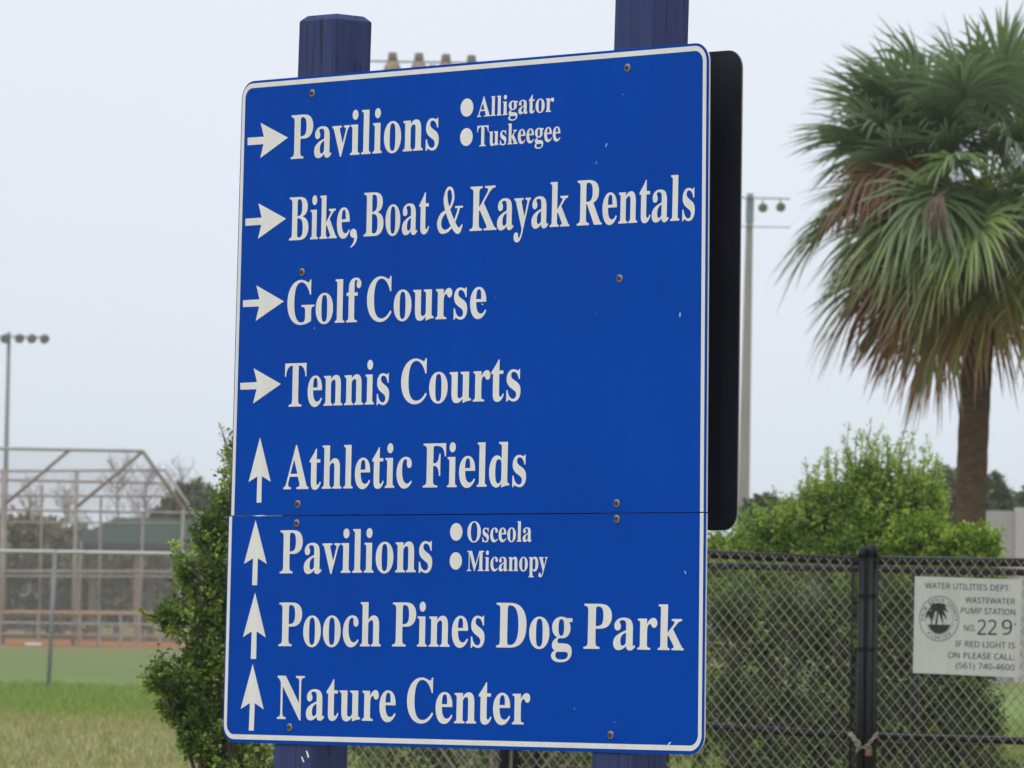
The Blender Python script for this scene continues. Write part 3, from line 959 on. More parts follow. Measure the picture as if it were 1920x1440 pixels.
# ------------------------------------------------------------------ foliage
def leaves_mesh(P, D, size, wid, cols, droop=0.2):
    """P positions (N,3), D leaf directions (N,3), size (N,), cols (N,3): one folded diamond leaf each"""
    N = len(P)
    D = D / np.linalg.norm(D, axis=1, keepdims=True)
    a = rng.normal(size=(N, 3)); s = np.cross(D, a); s /= np.linalg.norm(s, axis=1, keepdims=True) + 1e-9
    L = size[:, None]
    v0 = P; v2 = P + D * L
    mid = P + D * L * .5
    v1 = mid + s * L * wid; v3 = mid - s * L * wid
    v2 = v2 - np.array([0, 0, 1]) * L * droop
    V = np.stack([v0, v1, v2, v3], 1).reshape(-1, 3)
    F = np.arange(N * 4).reshape(N, 4)
    C = np.repeat(cols, 4, axis=0)
    return V, F, C

def lobe(px, py, rx, ry, Y, depth=None):
    c = at(px, py, Y); k = Y / FPX
    return (np.array(c), np.array([rx * k, (depth if depth else rx) * k, ry * k]))

def shrub(name, label, cat, base, lobes, n_shoot, per, leaf, cols, wid=0.24, up=0.6, group=None, lm='leaf', stems=9, spiky=0.25, new=0.18, sprigs=(), Ys=43.5):
    """a bush of leafy shoots: each shoot starts inside a lobe and ends at or past its surface"""
    root = empty(name, base, label, cat, group)
    vol = np.array([(l[1][0] * l[1][2]) ** .8 for l in lobes]); pr = vol / vol.sum()
    PP = []; DD = []; SS = []; CC = []
    dark, mid, lite = [np.array(c) for c in cols]
    idx = rng.choice(len(lobes), n_shoot, p=pr)
    for i in idx:
        c, r = lobes[i]
        d = rng.normal(size=3); d /= np.linalg.norm(d)
        if d[2] < -0.55 and rng.random() < .6: d[2] *= -1
        ext = 1.0 + spiky * rng.random() ** 2 * (1.6 if d[2] > .3 else .5) - 0.25 * rng.random()
        e_ = c + r * d * ext
        s_ = c + r * d * rng.uniform(.05, .5) - np.array([0, 0, r[2] * .25])
        ctl = (s_ + e_) / 2 + np.array([0, 0, -0.15 * r[2]]) * up
        t = np.sort(rng.uniform(.12, 1, per))
        p = ((1-t)**2)[:, None] * s_ + (2*t*(1-t))[:, None] * ctl + (t**2)[:, None] * e_
        tan = (e_ - s_); tan = tan / (np.linalg.norm(tan) + 1e-9)
        tan = tan + np.array([0, 0, up]); tan /= np.linalg.norm(tan)
        q = rng.normal(size=(per, 3)); dd = q / np.linalg.norm(q, axis=1, keepdims=True) + tan * .75
        p = p + rng.normal(size=(per, 3)) * leaf * .45
        young = rng.random() < new
        f = rng.random(per)
        cc = dark + (mid - dark) * f[:, None]
        if young:
            y = np.clip((t - .35) * 1.6, 0, 1)[:, None]
            cc = cc * (1 - y) + lite * (0.75 + .5 * rng.random(per))[:, None] * y
        cc = cc * rng.uniform(.8, 1.2)
        PP.append(p); DD.append(dd); SS.append(leaf * rng.uniform(.6, 1.3, per) * (1 - .25 * t)); CC.append(cc)
    twigs = []
    for (tx, ty, bx, by) in sprigs:
        e_ = np.array(at(tx, ty, Ys + rng.uniform(-.3, .3))); s_ = np.array(at(bx, by, Ys + rng.uniform(-.3, .3)))
        n_ = int(np.linalg.norm(e_ - s_) / (leaf * .16)) + 8
        t = rng.random(n_) ** .8
        bow = rng.normal(size=3) * .03
        p = s_ + (e_ - s_) * t[:, None] + bow * np.sin(math.pi * t)[:, None] + rng.normal(size=(n_, 3)) * (leaf * (.55 - .35 * t))[:, None]
        q = rng.normal(size=(n_, 3)); q[:, 2] = np.abs(q[:, 2]) * .8 + .35
        f = rng.random(n_)[:, None]
        PP.append(p); DD.append(q); SS.append(leaf * rng.uniform(.6, 1.2, n_) * (1 - .45 * t)); CC.append((mid + (lite - mid) * f * .8) * rng.uniform(.8, 1.15))
        twigs.append((s_, (s_ + e_) / 2 + bow, e_))
    P = np.concatenate(PP); D = np.concatenate(DD); Sz = np.concatenate(SS); Cc = np.concatenate(CC)
    ok = P[:, 2] > 0.02
    V, F, C = leaves_mesh(P[ok], D[ok], Sz[ok], wid, Cc[ok])
    link('foliage', V, F, M[lm], root, col=C)
    st = MB()
    for k in range(stems):
        c, r = lobes[k % len(lobes)]
        b0 = Vector(base) + Vector((random.uniform(-.12, .12), random.uniform(-.12, .12), 0))
        e_ = Vector(c + r * np.array([random.uniform(-.5, .5), random.uniform(-.5, .5), random.uniform(0, .7)]))
        mid_ = b0.lerp(e_, .5) + Vector((random.uniform(-.1, .1), random.uniform(-.1, .1), .1))
        pts = [b0.lerp(mid_, t / 4).lerp(mid_.lerp(e_, t / 4), t / 4) for t in range(5)]
        st.tube(pts, 0.022, 6, r2=0.005)
    for tw in twigs: st.tube([Vector(x) for x in tw], .006, 4, r2=.002)
    st.build('stem', M['bark'], root, smooth=True)
    return root

GREEN = ((0.085, 0.165, 0.034), (0.235, 0.365, 0.072), (0.42, 0.51, 0.12))
DEEP = ((0.030, 0.056, 0.014), (0.085, 0.135, 0.032), (0.26, 0.36, 0.06))
# shrubs behind the enclosure
Y0 = 43.5
def shoots(prof, n, seed):
    r_ = random.Random(seed); o = []
    for _ in range(n):
        x = r_.uniform(prof[0][0], prof[-1][0])
        for (xa, ya), (xb, yb) in zip(prof, prof[1:]):
            if xa <= x <= xb: y = ya + (yb - ya) * (x - xa) / (xb - xa)
        mx = (prof[0][0] + prof[-1][0]) / 2
        o.append((x, y + r_.uniform(-6, 46), x - (x - mx) * r_.uniform(.02, .18) + r_.uniform(-6, 6), y + r_.uniform(85, 150)))
    return o
shrub('shrub', 'tall bright green shrub rising highest behind the gates, beside the palm trunk', 'shrub', (at(1610, 1140, Y0).x, Y0, 0),
      [lobe(1612, 1000, 96, 92, Y0), lobe(1596, 940, 42, 60, Y0), lobe(1668, 936, 48, 58, Y0), lobe(1556, 955, 48, 60, Y0), lobe(1715, 955, 60, 66, Y0), lobe(1725, 922, 40, 44, Y0),
       lobe(1628, 900, 26, 36, Y0), lobe(1524, 960, 40, 50, Y0), lobe(1590, 1050, 120, 80, Y0), lobe(1665, 1060, 110, 80, Y0)],
      820, 40, 0.049, GREEN, group='shrubs behind the enclosure', up=.9, spiky=.22, new=.45, stems=18, sprigs=shoots([(1488, 935), (1515, 885), (1555, 855), (1600, 822), (1650, 822), (1700, 832), (1745, 850), (1785, 900)], 46, 5) + [(1592, 793, 1600, 880), (1580, 815, 1590, 890), (1607, 812, 1604, 880), (1634, 790, 1630, 880), (1622, 815, 1622, 880), (1655, 800, 1650, 880), (1644, 812, 1640, 870), (1697, 806, 1690, 890), (1713, 808, 1705, 890), (1736, 816, 1726, 890), (1684, 826, 1680, 890), (1552, 838, 1560, 920), (1568, 845, 1572, 920), (1540, 860, 1552, 930), (1510, 864, 1522, 950), (1516, 888, 1532, 950), (1494, 914, 1520, 980), (1486, 930, 1516, 985), (1766, 866, 1740, 930), (1778, 880, 1745, 940), (1755, 850, 1735, 920), (1664, 822, 1662, 880), (1502, 900, 1525, 960), (1610, 806, 1612, 880), (1726, 836, 1718, 900)])
shrub('shrub', 'low spreading green shrub between the dark sign back and the tall shrub', 'shrub', (at(1430, 1140, Y0).x, Y0 + .4, 0),
      [lobe(1450, 1010, 80, 62, Y0 + .4), lobe(1400, 1050, 70, 60, Y0 + .4), lobe(1500, 985, 54, 52, Y0 + .4), lobe(1350, 1035, 60, 50, Y0 + .4), lobe(1420, 1080, 130, 60, Y0 + .4)],
      420, 44, 0.048, GREEN, group='shrubs behind the enclosure', up=.8, spiky=.22, new=.4, sprigs=[(1449, 914, 1446, 980), (1436, 938, 1440, 990), (1466, 930, 1462, 990), (1400, 962, 1402, 1020), (1482, 925, 1486, 980), (1416, 950, 1418, 1010), (1500, 928, 1498, 980), (1372, 985, 1376, 1030)])
shrub('shrub', 'yellowish green shrub under the palm, reaching the pale wall', 'shrub', (at(1790, 1140, Y0).x, Y0 - .5, 0),
      [lobe(1770, 1025, 70, 46, Y0 - .5), lobe(1838, 1030, 48, 44, Y0 - .5), lobe(1720, 1010, 60, 50, Y0 - .5), lobe(1780, 1090, 100, 60, Y0 - .5), lobe(1850, 1120, 46, 90, Y0 - .5)],
      420, 44, 0.048, ((0.080, 0.155, 0.026), (0.215, 0.335, 0.052), (0.40, 0.48, 0.085)), group='shrubs behind the enclosure', up=.7, spiky=.3, new=.5)
LOW_SHADED = ((0.028, 0.056, 0.012), (0.085, 0.145, 0.028), (0.26, 0.37, 0.06))  # muted darker leaves, with the shade of the lower foliage put into the colour
Y2 = 41.8
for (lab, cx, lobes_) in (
    ('low shrub, dark green with shade in its leaf colour, seen through the gate mesh beside the blue sign', 1420, [lobe(1380, 1190, 90, 110, Y2), lobe(1470, 1180, 90, 110, Y2), lobe(1420, 1330, 130, 120, Y2), lobe(1330, 1330, 100, 140, Y2), lobe(1500, 1360, 100, 120, Y2), lobe(1420, 1480, 150, 90, Y2)]),
    ('low shrub, dark green with shade in its leaf colour, seen through the gate mesh around the paired stiles', 1610, [lobe(1560, 1180, 90, 110, Y2), lobe(1650, 1180, 90, 110, Y2), lobe(1610, 1330, 120, 120, Y2), lobe(1680, 1350, 90, 130, Y2), lobe(1610, 1480, 140, 90, Y2)]),
    ('low shrub, dark green with shade in its leaf colour, seen through the mesh under the white notice', 1780, [lobe(1740, 1190, 90, 110, Y2), lobe(1810, 1210, 70, 110, Y2), lobe(1765, 1340, 100, 110, Y2), lobe(1835, 1350, 50, 60, Y2), lobe(1850, 1440, 70, 50, Y2), lobe(1780, 1480, 130, 80, Y2)]),
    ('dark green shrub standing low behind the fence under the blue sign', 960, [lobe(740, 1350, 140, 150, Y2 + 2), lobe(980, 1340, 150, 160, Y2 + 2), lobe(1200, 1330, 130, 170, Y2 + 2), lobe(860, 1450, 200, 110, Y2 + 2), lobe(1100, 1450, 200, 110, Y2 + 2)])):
    shrub('shrub', lab, 'shrub', (at(cx, 1140, Y2).x, Y2, 0), lobes_, 560, 44, 0.052, LOW_SHADED, group='dark low shrubs behind the enclosure', up=.5, spiky=.3, new=.22, stems=12)
# dark bush left of the sign, between camera and ball field
Y1 = 27.0
shrub('bush', 'dark green bush with bright young shoots at the left edge of the blue sign', 'bush', (at(470, 1140, Y1).x, Y1, 0),
      [lobe(455, 1090, 92, 120, Y1), lobe(440, 960, 44, 90, Y1), lobe(434, 865, 10, 62, Y1), lobe(375, 1075, 52, 60, Y1), lobe(372, 1160, 66, 62, Y1), lobe(330, 1150, 42, 40, Y1),
       lobe(350, 1265, 74, 52, Y1), lobe(308, 1275, 50, 34, Y1), lobe(325, 1325, 44, 30, Y1), lobe(372, 1345, 60, 46, Y1), lobe(420, 1250, 100, 110, Y1), lobe(425, 1375, 95, 70, Y1), lobe(470, 1480, 120, 110, Y1), lobe(500, 1200, 90, 200, Y1), lobe(390, 1385, 56, 40, Y1), lobe(392, 1000, 36, 52, Y1)],
      900, 42, 0.031, ((0.048, 0.088, 0.024), (0.150, 0.230, 0.055), (0.38, 0.48, 0.10)), up=.3, spiky=.3, new=.3, stems=16, wid=.28, Ys=27.0, sprigs=[(410, 792, 436, 900), (418, 815, 436, 910), (408, 850, 430, 915), (404, 882, 428, 960), (398, 910, 420, 980), (262, 1140, 330, 1165), (272, 1160, 330, 1175), (320, 1125, 360, 1165), (255, 1270, 320, 1285), (268, 1300, 325, 1305), (330, 1400, 390, 1390), (340, 1415, 395, 1400), (345, 1010, 385, 1060), (330, 1050, 375, 1085), (352, 985, 385, 1040), (290, 1180, 340, 1190)])

# ------------------------------------------------------------------ palm
YP = 64.0
pbase = Vector((at(1816, 1425, YP).x, YP, 0))
ptop = at(1838, 560, YP)
heart = at(1852, 362, YP)
palm = empty('palm_tree', pbase, 'cabbage palm with a round shaggy crown of fan fronds, brown at the bottom', 'palm tree')
tr = MB()
pts = []; rad = []
for i in range(41):
    t = i / 40
    p = pbase.lerp(heart, t) + Vector((-0.07 * math.sin(math.pi * t), 0, 0))
    pts.append(p); rad.append(0.185 - 0.02 * math.sin(t * 3.1) + 0.006 * (i % 2) + (0.05 * (1 - t / .06) if t < .06 else 0))
tr.tube(pts, rad, 20).build('trunk', M['bark_palm'], palm, smooth=False)
def frond(az, el, pet, L, droop, kind, seed, nseg=54, tips=(.15, 1.2), bend=0.0):
    r_ = np.random.default_rng(seed)
    d = np.array([math.cos(az) * math.cos(el), math.sin(az) * math.cos(el), math.sin(el)])
    side = np.array([-math.sin(az), math.cos(az), 0.0])
    side = side + np.cross(d, side) * r_.uniform(-.7, .7); side /= np.linalg.norm(side)
    nrm = np.cross(side, d)
    if nrm[2] < 0: nrm = -nrm
    o = np.array(heart) + np.array([0, 0, -0.1]) + d * .12
    hub = o + d * pet - np.array([0, 0, 1]) * droop * .25 * pet
    # the blade bends down from the end of its stalk, so its face turns outwards
    d0 = d
    d = d + np.array([0, 0, -bend]); d /= np.linalg.norm(d)
    side = side - d * side.dot(d); side /= np.linalg.norm(side)
    nrm = np.cross(side, d)
    if nrm.dot(d0) < 0 and bend > .2: nrm = -nrm
    V = []; F = []; C = []
    old = kind
    gtop = np.array([0.170, 0.240, 0.115]); gold = np.array([0.22, 0.285, 0.055]); brn = np.array([0.23, 0.115, 0.048]); gry = np.array([0.15, 0.11, 0.08])
    basec = gtop * (1 - min(1, old * 1.6)) + gold * min(1, old * 1.6) if old < .62 else (brn if old < .9 else gry)
    basec = basec * r_.uniform(.62, 1.4)
    # petiole
    for sgn in (1,):
        k = len(V)
        w = side * .014
        V += [o - w, o + w, hub + w, hub - w]; F.append((k, k+1, k+2, k+3))
        C += [gold * .8] * 4 if old < .62 else [brn] * 4
    for i in range(nseg):
        a = (i + .5) / nseg * 2 - 1
        ang = a * R(140) + r_.normal() * .03
        sd = d * math.cos(ang) + side * math.sin(ang) + nrm * (0.30 * abs(math.sin(ang)) + 0.08 * (i % 2) + r_.normal() * .06)
        sd /= np.linalg.norm(sd)
        ll = L * (1.0 - 0.28 * abs(a) ** 1.5) * r_.uniform(.88, 1.08)
        hb = hub + d * L * .16 * (1 - abs(a))
        nst = 6
        acr = np.cross(sd, nrm); acr /= np.linalg.norm(acr) + 1e-9
        lift = np.cross(acr, sd)
        k = len(V)
        tipd = r_.uniform(*tips)
        tipb = (old > .3) * r_.uniform(.3, 1.0) * old * (1.25 if old > .4 else .8)
        for j in range(nst + 1):
            t = j / nst
            dd_ = (droop * t * t * .5 + tipd * max(0, t - .42) ** 1.5) * L
            p = hb + sd * ll * t * (1 - .12 * droop * t * t) - np.array([0, 0, 1]) * dd_
            wd = 0.0225 * L * min(1, .35 + 2.2 * t) * (1 - max(0, t - .45) / .55) ** .8 + .0012
            V += [p - acr * wd + lift * wd * .35, p + acr * wd + lift * wd * .35 * (1 if i % 2 else -1)]
            cc = basec * (1.0 if i % 2 else .85)  # every other leaflet darker: shading of the pleats painted into the tint
            if old < .62:
                b_ = np.clip((t - (1 - tipb)) / .25, 0, 1)
                cc = cc * (1 - b_) + brn * b_
            C += [cc, cc]
            if j: F.append((k + 2*j - 2, k + 2*j - 1, k + 2*j + 1, k + 2*j))
    return np.array(V), np.array(F), np.array(C)
def crown():
    ga = math.pi * (3 - math.sqrt(5))
    N = 112
    for i in range(N):
        f = (i + .5) / N
        el = math.asin(max(-1, min(1, 0.985 - 1.90 * f))) + random.uniform(-.12, .12)
        az = i * ga + random.uniform(-.25, .25)
        kind = max(0, (f - .30) * .9) + random.uniform(-.08, .1)
        if f > .76: kind = random.choice((.45, .52, .57, .6, .7, .78, .8, .95))
        droop = .08 + .16 * max(0, math.cos(el))
        if el > 1.0: bend = random.uniform(0, .15)
        elif el > .2: bend = random.uniform(.0, .6)
        else: bend = random.uniform(.35, 1.1)
        if el < -.6: bend = random.uniform(.1, .5)
        pet = random.uniform(.78, 1.36)
        if -.35 < el < .8: pet *= 1.1
        if el > 1.0: pet = random.uniform(.95, 1.3)
        L = random.uniform(.84, 1.04)
        v, fa, c = frond(az, el, pet, L, droop, kind, 100 + i, tips=((.05, .7) if el > .15 else (.15, .9)), bend=bend)
        ob = link('dead_frond' if kind > .62 else 'frond', v, fa, M['frond'], palm, col=c)
        if kind > .62: ob['label'] = 'brown dead hanging fan frond'
crown()
for k, (az, el, pt) in enumerate(((168, 42, 1.32), (196, 34, 1.30), (182, 52, 1.30), (150, 30, 1.35), (205, 50, 1.15))):
    v, fa, c = frond(R(az), R(el), pt, 0.98, 0.15, 0.0, 970 + k, tips=(.05, .5), bend=.25)
    link('frond', v, fa, M['frond'], palm, col=c)
for k, (az, el, pt) in enumerate(((214, 16, 1.30), (222, 9, 1.22), (208, 6, 1.36), (230, 18, 1.15))):
    v, fa, c = frond(R(az), R(el), pt, 0.72, 0.5, .78, 990 + k, tips=(.4, 1.3), bend=.35)
    link('dead_frond', v, fa, M['frond'], palm, col=c * np.array([1.05, .92, .82]) * rng.uniform(.8, 1.1))['label'] = 'rust brown dead frond in the clump among the green ones on the left'
# old flower stalk
fs = MB()
for i in range(26):
    s0 = at(1756 + random.uniform(-14, 14), 372, YP - 2.05)
    e0 = s0 + Vector((random.uniform(-.14, .14), random.uniform(-.2, .2), -random.uniform(.25, .62)))
    fs.tube([s0, s0.lerp(e0, .5) + Vector((random.uniform(-.05, .05), -.05, 0)), e0], .012, 4, r2=.004)
fs.tube([heart, at(1790, 345, YP - 1.2), at(1756, 372, YP - 2.05)], .02, 6)
fs.build('flower_stalk', mat('dry_stalk', (0.17, 0.12, 0.10), rough=.9, var=.3, scale=8), palm)

# ------------------------------------------------------------------ light poles
def lamp_head(p, parent, r, axis, shell, glass, name='floodlight'):
    b = MB()
    ax = Vector(axis).normalized()
    b.lathe(p - ax * r * .9, ax, [(0, r * .28), (r * .25, r * .45), (r * .7, r * .85), (r * 1.25, r), (r * 1.32, r * 1.02)], 16)
    o = b.build(name, shell, parent, smooth=True)
    MB().lathe(p + ax * r * .40, ax, [(0, r * .93), (r * .06, r * .88)], 16).build('lens', glass, o)
    return o
# concrete pole right of the sign
YL = 160.0
pb = Vector((at(1389, 1100, YL).x, YL, 0))
lp = empty('floodlight_pole', pb, 'tapered concrete floodlight pole with round lamps between the sign and the palm', 'light pole', 'floodlight poles')
top = at(1406.6, 363, YL)
def conc(parent, base, top, w0, w1):
    b = MB(); v = []
    for (p, w) in ((base, w0), (top, w1)):
        c = w * .18
        for (x, y) in ((-w/2+c, -w/2), (w/2-c, -w/2), (w/2, -w/2+c), (w/2, w/2-c), (w/2-c, w/2), (-w/2+c, w/2), (-w/2, w/2-c), (-w/2, -w/2+c)):
            v.append(p + Vector((x, y, 0)))
    b.add(v, [(i, (i+1) % 8, (i+1) % 8 + 8, i + 8) for i in range(8)] + [tuple(range(7, -1, -1)), tuple(range(8, 16))])
    return b.build('pole', M['concrete'], parent)
conc(lp, pb, top, 0.40, 0.17)
s0, s1 = at(1406.4, 372, YL), at(1405.6, 416, YL)
b = MB(); w = .105
b.hexa([s1 + Vector((-w, -w, 0)), s1 + Vector((w, -w, 0)), s1 + Vector((w, w, 0)), s1 + Vector((-w, w, 0)), s0 + Vector((-w, -w, 0)), s0 + Vector((w, -w, 0)), s0 + Vector((w, w, 0)), s0 + Vector((-w, w, 0))])
b.build('metal_sleeve', M['sleeve'], lp)
MB().tube([at(1300, 368, YL - .14), at(1482, 373, YL - .14)], .022, 6).build('crossarm', M['cable'], lp)
MB().tube([at(1300, 423, YL - .14), at(1482, 426.5, YL - .14)], .016, 6).build('brace_bar', M['cable'], lp)
for x, y in ((1335, 385), (1370, 386), (1430, 388.5), (1463.5, 387.5)):
    p = at(x, y, YL - .2)
    lamp_head(p, lp, .132, (0.12, -1, -.42), M['lamp_shell'], M['lamp_glass'])
    MB().tube([p + Vector((0, .1, .06)), Vector((p.x, YL - .14, at(x, 371, YL - .14).z))], .02, 6).build('lamp_bracket', M['cable'], lp)
# pole hidden behind the sign: only its lamps show over the top edge
YM = 150.0
pb = Vector((at(806, 1100, YM).x, YM, 0))
lp2 = empty('floodlight_pole', pb, 'floodlight pole behind the sign with brown lamps showing over its top edge', 'light pole', 'floodlight poles')
conc(lp2, pb, at(811, 122, YM), 0.40, 0.18)
MB().tube([at(690, 114.5, YM - .12), at(935, 118.8, YM - .12)], .026, 6).build('crossarm', M['cable'], lp2)
for x, y in ((736, 116), (785.5, 117), (836, 119), (884, 121)):
    p = at(x, y, YM - .14)
    b = MB()
    k = YM / FPX
    ax = Vector((0, 0, 1))
    # upright bell housing: grey ballast above, wide rusty reflector below
    b.lathe(p + ax * (-20 * k), ax, [(0, 17.5 * k), (6 * k, 17 * k), (13 * k, 14.5 * k), (20 * k, 10 * k), (22 * k, 9 * k)], 14)
    o = b.build('floodlight', M['lamp_brown'], lp2, smooth=True)
    MB().lathe(p + ax * (2 * k), ax, [(0, 9.2 * k), (5 * k, 9 * k), (12 * k, 8.2 * k), (15.5 * k, 7.6 * k), (16 * k, 5 * k)], 12).build('ballast_housing', M['lamp_shell'], o, smooth=True)
# far steel pole at the left edge of the picture
YF = 320.0
pb = Vector((at(4.5, 1150, YF).x, YF, 0))
lp3 = empty('floodlight_pole', pb, 'slim grey-green floodlight pole at the left edge with a row of lamps on top', 'light pole', 'floodlight poles')
MB().tube([pb, at(17, 623, YF)], .17, 12, r2=.10).build('pole', M['pole_green'], lp3, smooth=True)
MB().tube([at(-66, 630, YF - .12), at(90, 632.5, YF - .12)], .05, 6).build('crossarm', M['pole_green'], lp3)
for x in (-62, -38, -14, 9, 36, 59, 83):
    p = at(x, 634 + random.uniform(-.6, .6), YF - .3)
    lamp_head(p, lp3, .27, (.35, -1, -.55), M['lamp_shell'], M['lamp_glass'])

# ------------------------------------------------------------------ galvanised fence of the ball field
YG = 105.0
GP = Plane(at(95, 1250, YG), R(2))
gz = GP.px(100, 1034.5).y
gf = empty('field_fence', GP.P(0, 0, 0), 'tall grey galvanised chain-link fence along the grass ball field', 'fence')
g0, g1 = GP.px(-560, 1200).x, GP.px(1330, 1200).x
pipe('top_rail', [GP.P(g0, gz, 0), GP.P(g1, gz, 0)], .033, M['zinc_rail'], gf, 8)
for pxx in (-560, -244, 95.5, 410, 726, 1040, 1330):
    s = GP.px(pxx, 1250).x
    dx = .04
    pipe('fence_post', [GP.P(s - dx, 0, 0), GP.P(s + dx, gz + .03, 0)], .038, M['zinc_pipe'], gf, 8)
quad = (GP.P(g0, gz, .04), GP.P(g1, gz, .04), GP.P(g1, .04, .04), GP.P(g0, .04, .04))
wires(MB(), quad, g1 - g0, gz - .04, .08, .08, .0026, sides=3).build('wire_mesh', M['zinc_wire'], gf)

# ------------------------------------------------------------------ backstop and dugout rails
YB = 212.0
bs = empty('baseball_backstop', Vector((at(140, 1200, YB).x, YB, 0)), 'tall brown pipe backstop with netting and an overhanging hood behind the infield', 'backstop')
def bar(name, p, q, r, mt, n=8): return MB().tube([p, q], r * .78, n).build(name, mt, bs, smooth=True)
def gpt(px, Y): return Vector((gx(px, Y), Y, 0))
def up(px_bot, Y, px_top, py_top): return at(px_top, py_top, Y)
YH = 208.5                                            # front edge of the hood
for (xb, xt, yt, r) in ((3, 8, 880, .15), (-130, -125, 880, .09), (137, 144, 885, .095), (336, 344, 950, .075), (452, 460, 955, .09)):
    bar('main_post', Vector((at(xb, 1200, YB).x, YB, 0)), at(xt, yt, YB), r, M['brown_steel'])
for (xb, xt, yt) in ((73, 79, 911), (184, 189.5, 930), (262, 268, 965), (148, 152, 1015)):
    bar('thin_post', Vector((at(xb, 1200, YB + .6).x, YB + .6, 0)), at(xt, yt, YB + .6), .062, M['brown_steel'])
bar('hood_rail', at(-140, 838, YH), at(267.5, 846, YH), .075, M['grey_steel'])
for (x0, y0, x1, y1) in ((267.5, 846.5, 146, 949), (130, 844, 12, 943), (-10, 842, -126, 940)):
    bar('hood_strut', at(x0, y0, YH), at(x1, y1, YB), .085, M['grey_steel'])
bar('hood_strut', at(267.5, 846, YH), at(343, 953, YB - .5), .09, M['grey_steel'])
bar('hood_strut', at(309, 881, YB + 2), at(372, 975, YB + 2), .08, M['grey_steel'])
for (x0, y0, x1, y1, r, mm_) in ((-140, 884, 310, 881.5, .06, 'grey_steel'), (-140, 897, 300, 906, .06, 'brown_steel'), (-140, 929, 330, 931, .05, 'brown_steel'), (-140, 954, 388, 962, .06, 'brown_steel'), (-140, 978, 345, 981, .04, 'brown_steel'), (-140, 1071, 345, 1072, .07, 'brown_steel'), (-140, 1080, 345, 1081, .06, 'brown_steel'), (-140, 1147, 345, 1149, .08, 'rust_rail')):
    bar('rail', at(x0, y0, YB), at(x1, y1, YB), r, M[mm_])
q = [at(-140, 838, YH), at(267.5, 846, YH), at(343, 953, YB - .4), at(-140, 954, YB - .4)]
link('net', q, [(0, 1, 2, 3)], M['netting'], bs)
q = [at(-140, 880, YB + .3), at(312, 881, YB + .3), Vector((at(345, 1200, YB).x, YB + .3, .1)), Vector((at(-140, 1200, YB).x, YB + .3, .1))]
link('net', q, [(0, 1, 2, 3)], M['netting'], bs)
# planks at the foot of the backstop
pk = MB()
for y0, y1 in ((1150, 1160), (1161.5, 1172), (1173.5, 1184), (1185.5, 1196)):
    a, b2_ = at(-140, y0, YB + .9), at(190, y1, YB + .9)
    pk.box((a.x, YB + .85, b2_.z), (b2_.x, YB + .9, a.z))
pk.build('kick_board', M['boards'], bs)
df = empty('dugout_fence', Vector((at(240, 1200, YB - 1).x, YB - 1, 0)), 'low rusty brown rail fence at the edge of the orange infield', 'fence')
for x in (-60, 0, 72, 150, 186, 226, 262, 300, 338, 376):
    MB().tube([Vector((at(x, 1205, YB - 1).x, YB - 1, 0)), at(x, 1146, YB - 1)], .05, 8).build('fence_post', M['brown_steel'], df)
for y in (1149, 1168, 1189):
    MB().tube([at(-60, y - 1, YB - 1), at(376, y + 4, YB - 1)], .045, 8).build('rail', M['rust_rail' if y != 1168 else 'brown_steel'], df)
# first base bag and chalk
bb = MB(); c0 = Vector((gx(64, 207), 207, 0))
bb.box((c0.x - .28, 206.8, .008), (c0.x + .28, 207.3, .11))
o = bb.build('base_bag', M['base_white'])
bv = o.modifiers.new('soft_edges', 'BEVEL'); bv.width = .03; bv.segments = 2
tag(o, 'white base bag lying on the edge of the orange clay', 'base')
ck = link('chalk_line', [Vector((gx(-90, 196), 196, .014)), Vector((gx(-84, 196), 196, .014)), Vector((gx(24, 205.5), 205.5, .014)), Vector((gx(20, 206), 206, .014))], [(0, 1, 2, 3)], M['base_white'])
tag(ck, kind='structure')

# ------------------------------------------------------------------ green roofed pavilion
YV = 245.0
pv = empty('picnic_pavilion', Vector((at(300, 1100, YV).x, YV, 0)), 'open pavilion with a dark green hip roof behind the backstop', 'pavilion')
e0, e1 = at(122, 1018, YV - 5), at(500, 1022, YV - 5)
rg0, rg1 = at(217, 971, YV), at(410, 974, YV)
ez = (e0.z + e1.z) / 2; rzg = (rg0.z + rg1.z) / 2
E = [Vector((e0.x, YV - 5, ez)), Vector((e1.x, YV - 5, ez)), Vector((e1.x, YV + 5, ez)), Vector((e0.x, YV + 5, ez))]
G = [Vector((rg0.x, YV, rzg)), Vector((rg1.x, YV, rzg))]
link('roof', E + G, [(0, 1, 5, 4), (1, 2, 5), (2, 3, 4, 5), (3, 0, 4), (3, 2, 1, 0)], M['roof_green'], pv)
b = MB()
for i in range(4):
    p, q = E[i], E[(i+1) % 4]
    d = (q - p).normalized(); nn = Vector((d.y, -d.x, 0)) * .05
    b.hexa([p + nn - Vector((0, 0, .25)), q + nn - Vector((0, 0, .25)), q - Vector((0, 0, .25)), p - Vector((0, 0, .25)), p + nn, q + nn, q, p])
b.build('fascia', M['fascia'], pv)
rs_ = MB()
for i in range(60):
    t = (i + .5) / 60
    p = E[0].lerp(E[1], t); 
    tx = p.x
    if G[0].x <= tx <= G[1].x: q = Vector((tx, YV, rzg))
    elif tx < G[0].x: k = (tx - E[0].x) / (G[0].x - E[0].x); q = E[0].lerp(G[0], k)
    else: k = (E[1].x - tx) / (E[1].x - G[1].x); q = E[1].lerp(G[1], k)
    if (q - p).length > .1: rs_.tube([p + Vector((0, 0, .02)), q + Vector((0, 0, .02))], .03, 4)
rs_.build('roof_seam', M['roof_green'], pv)
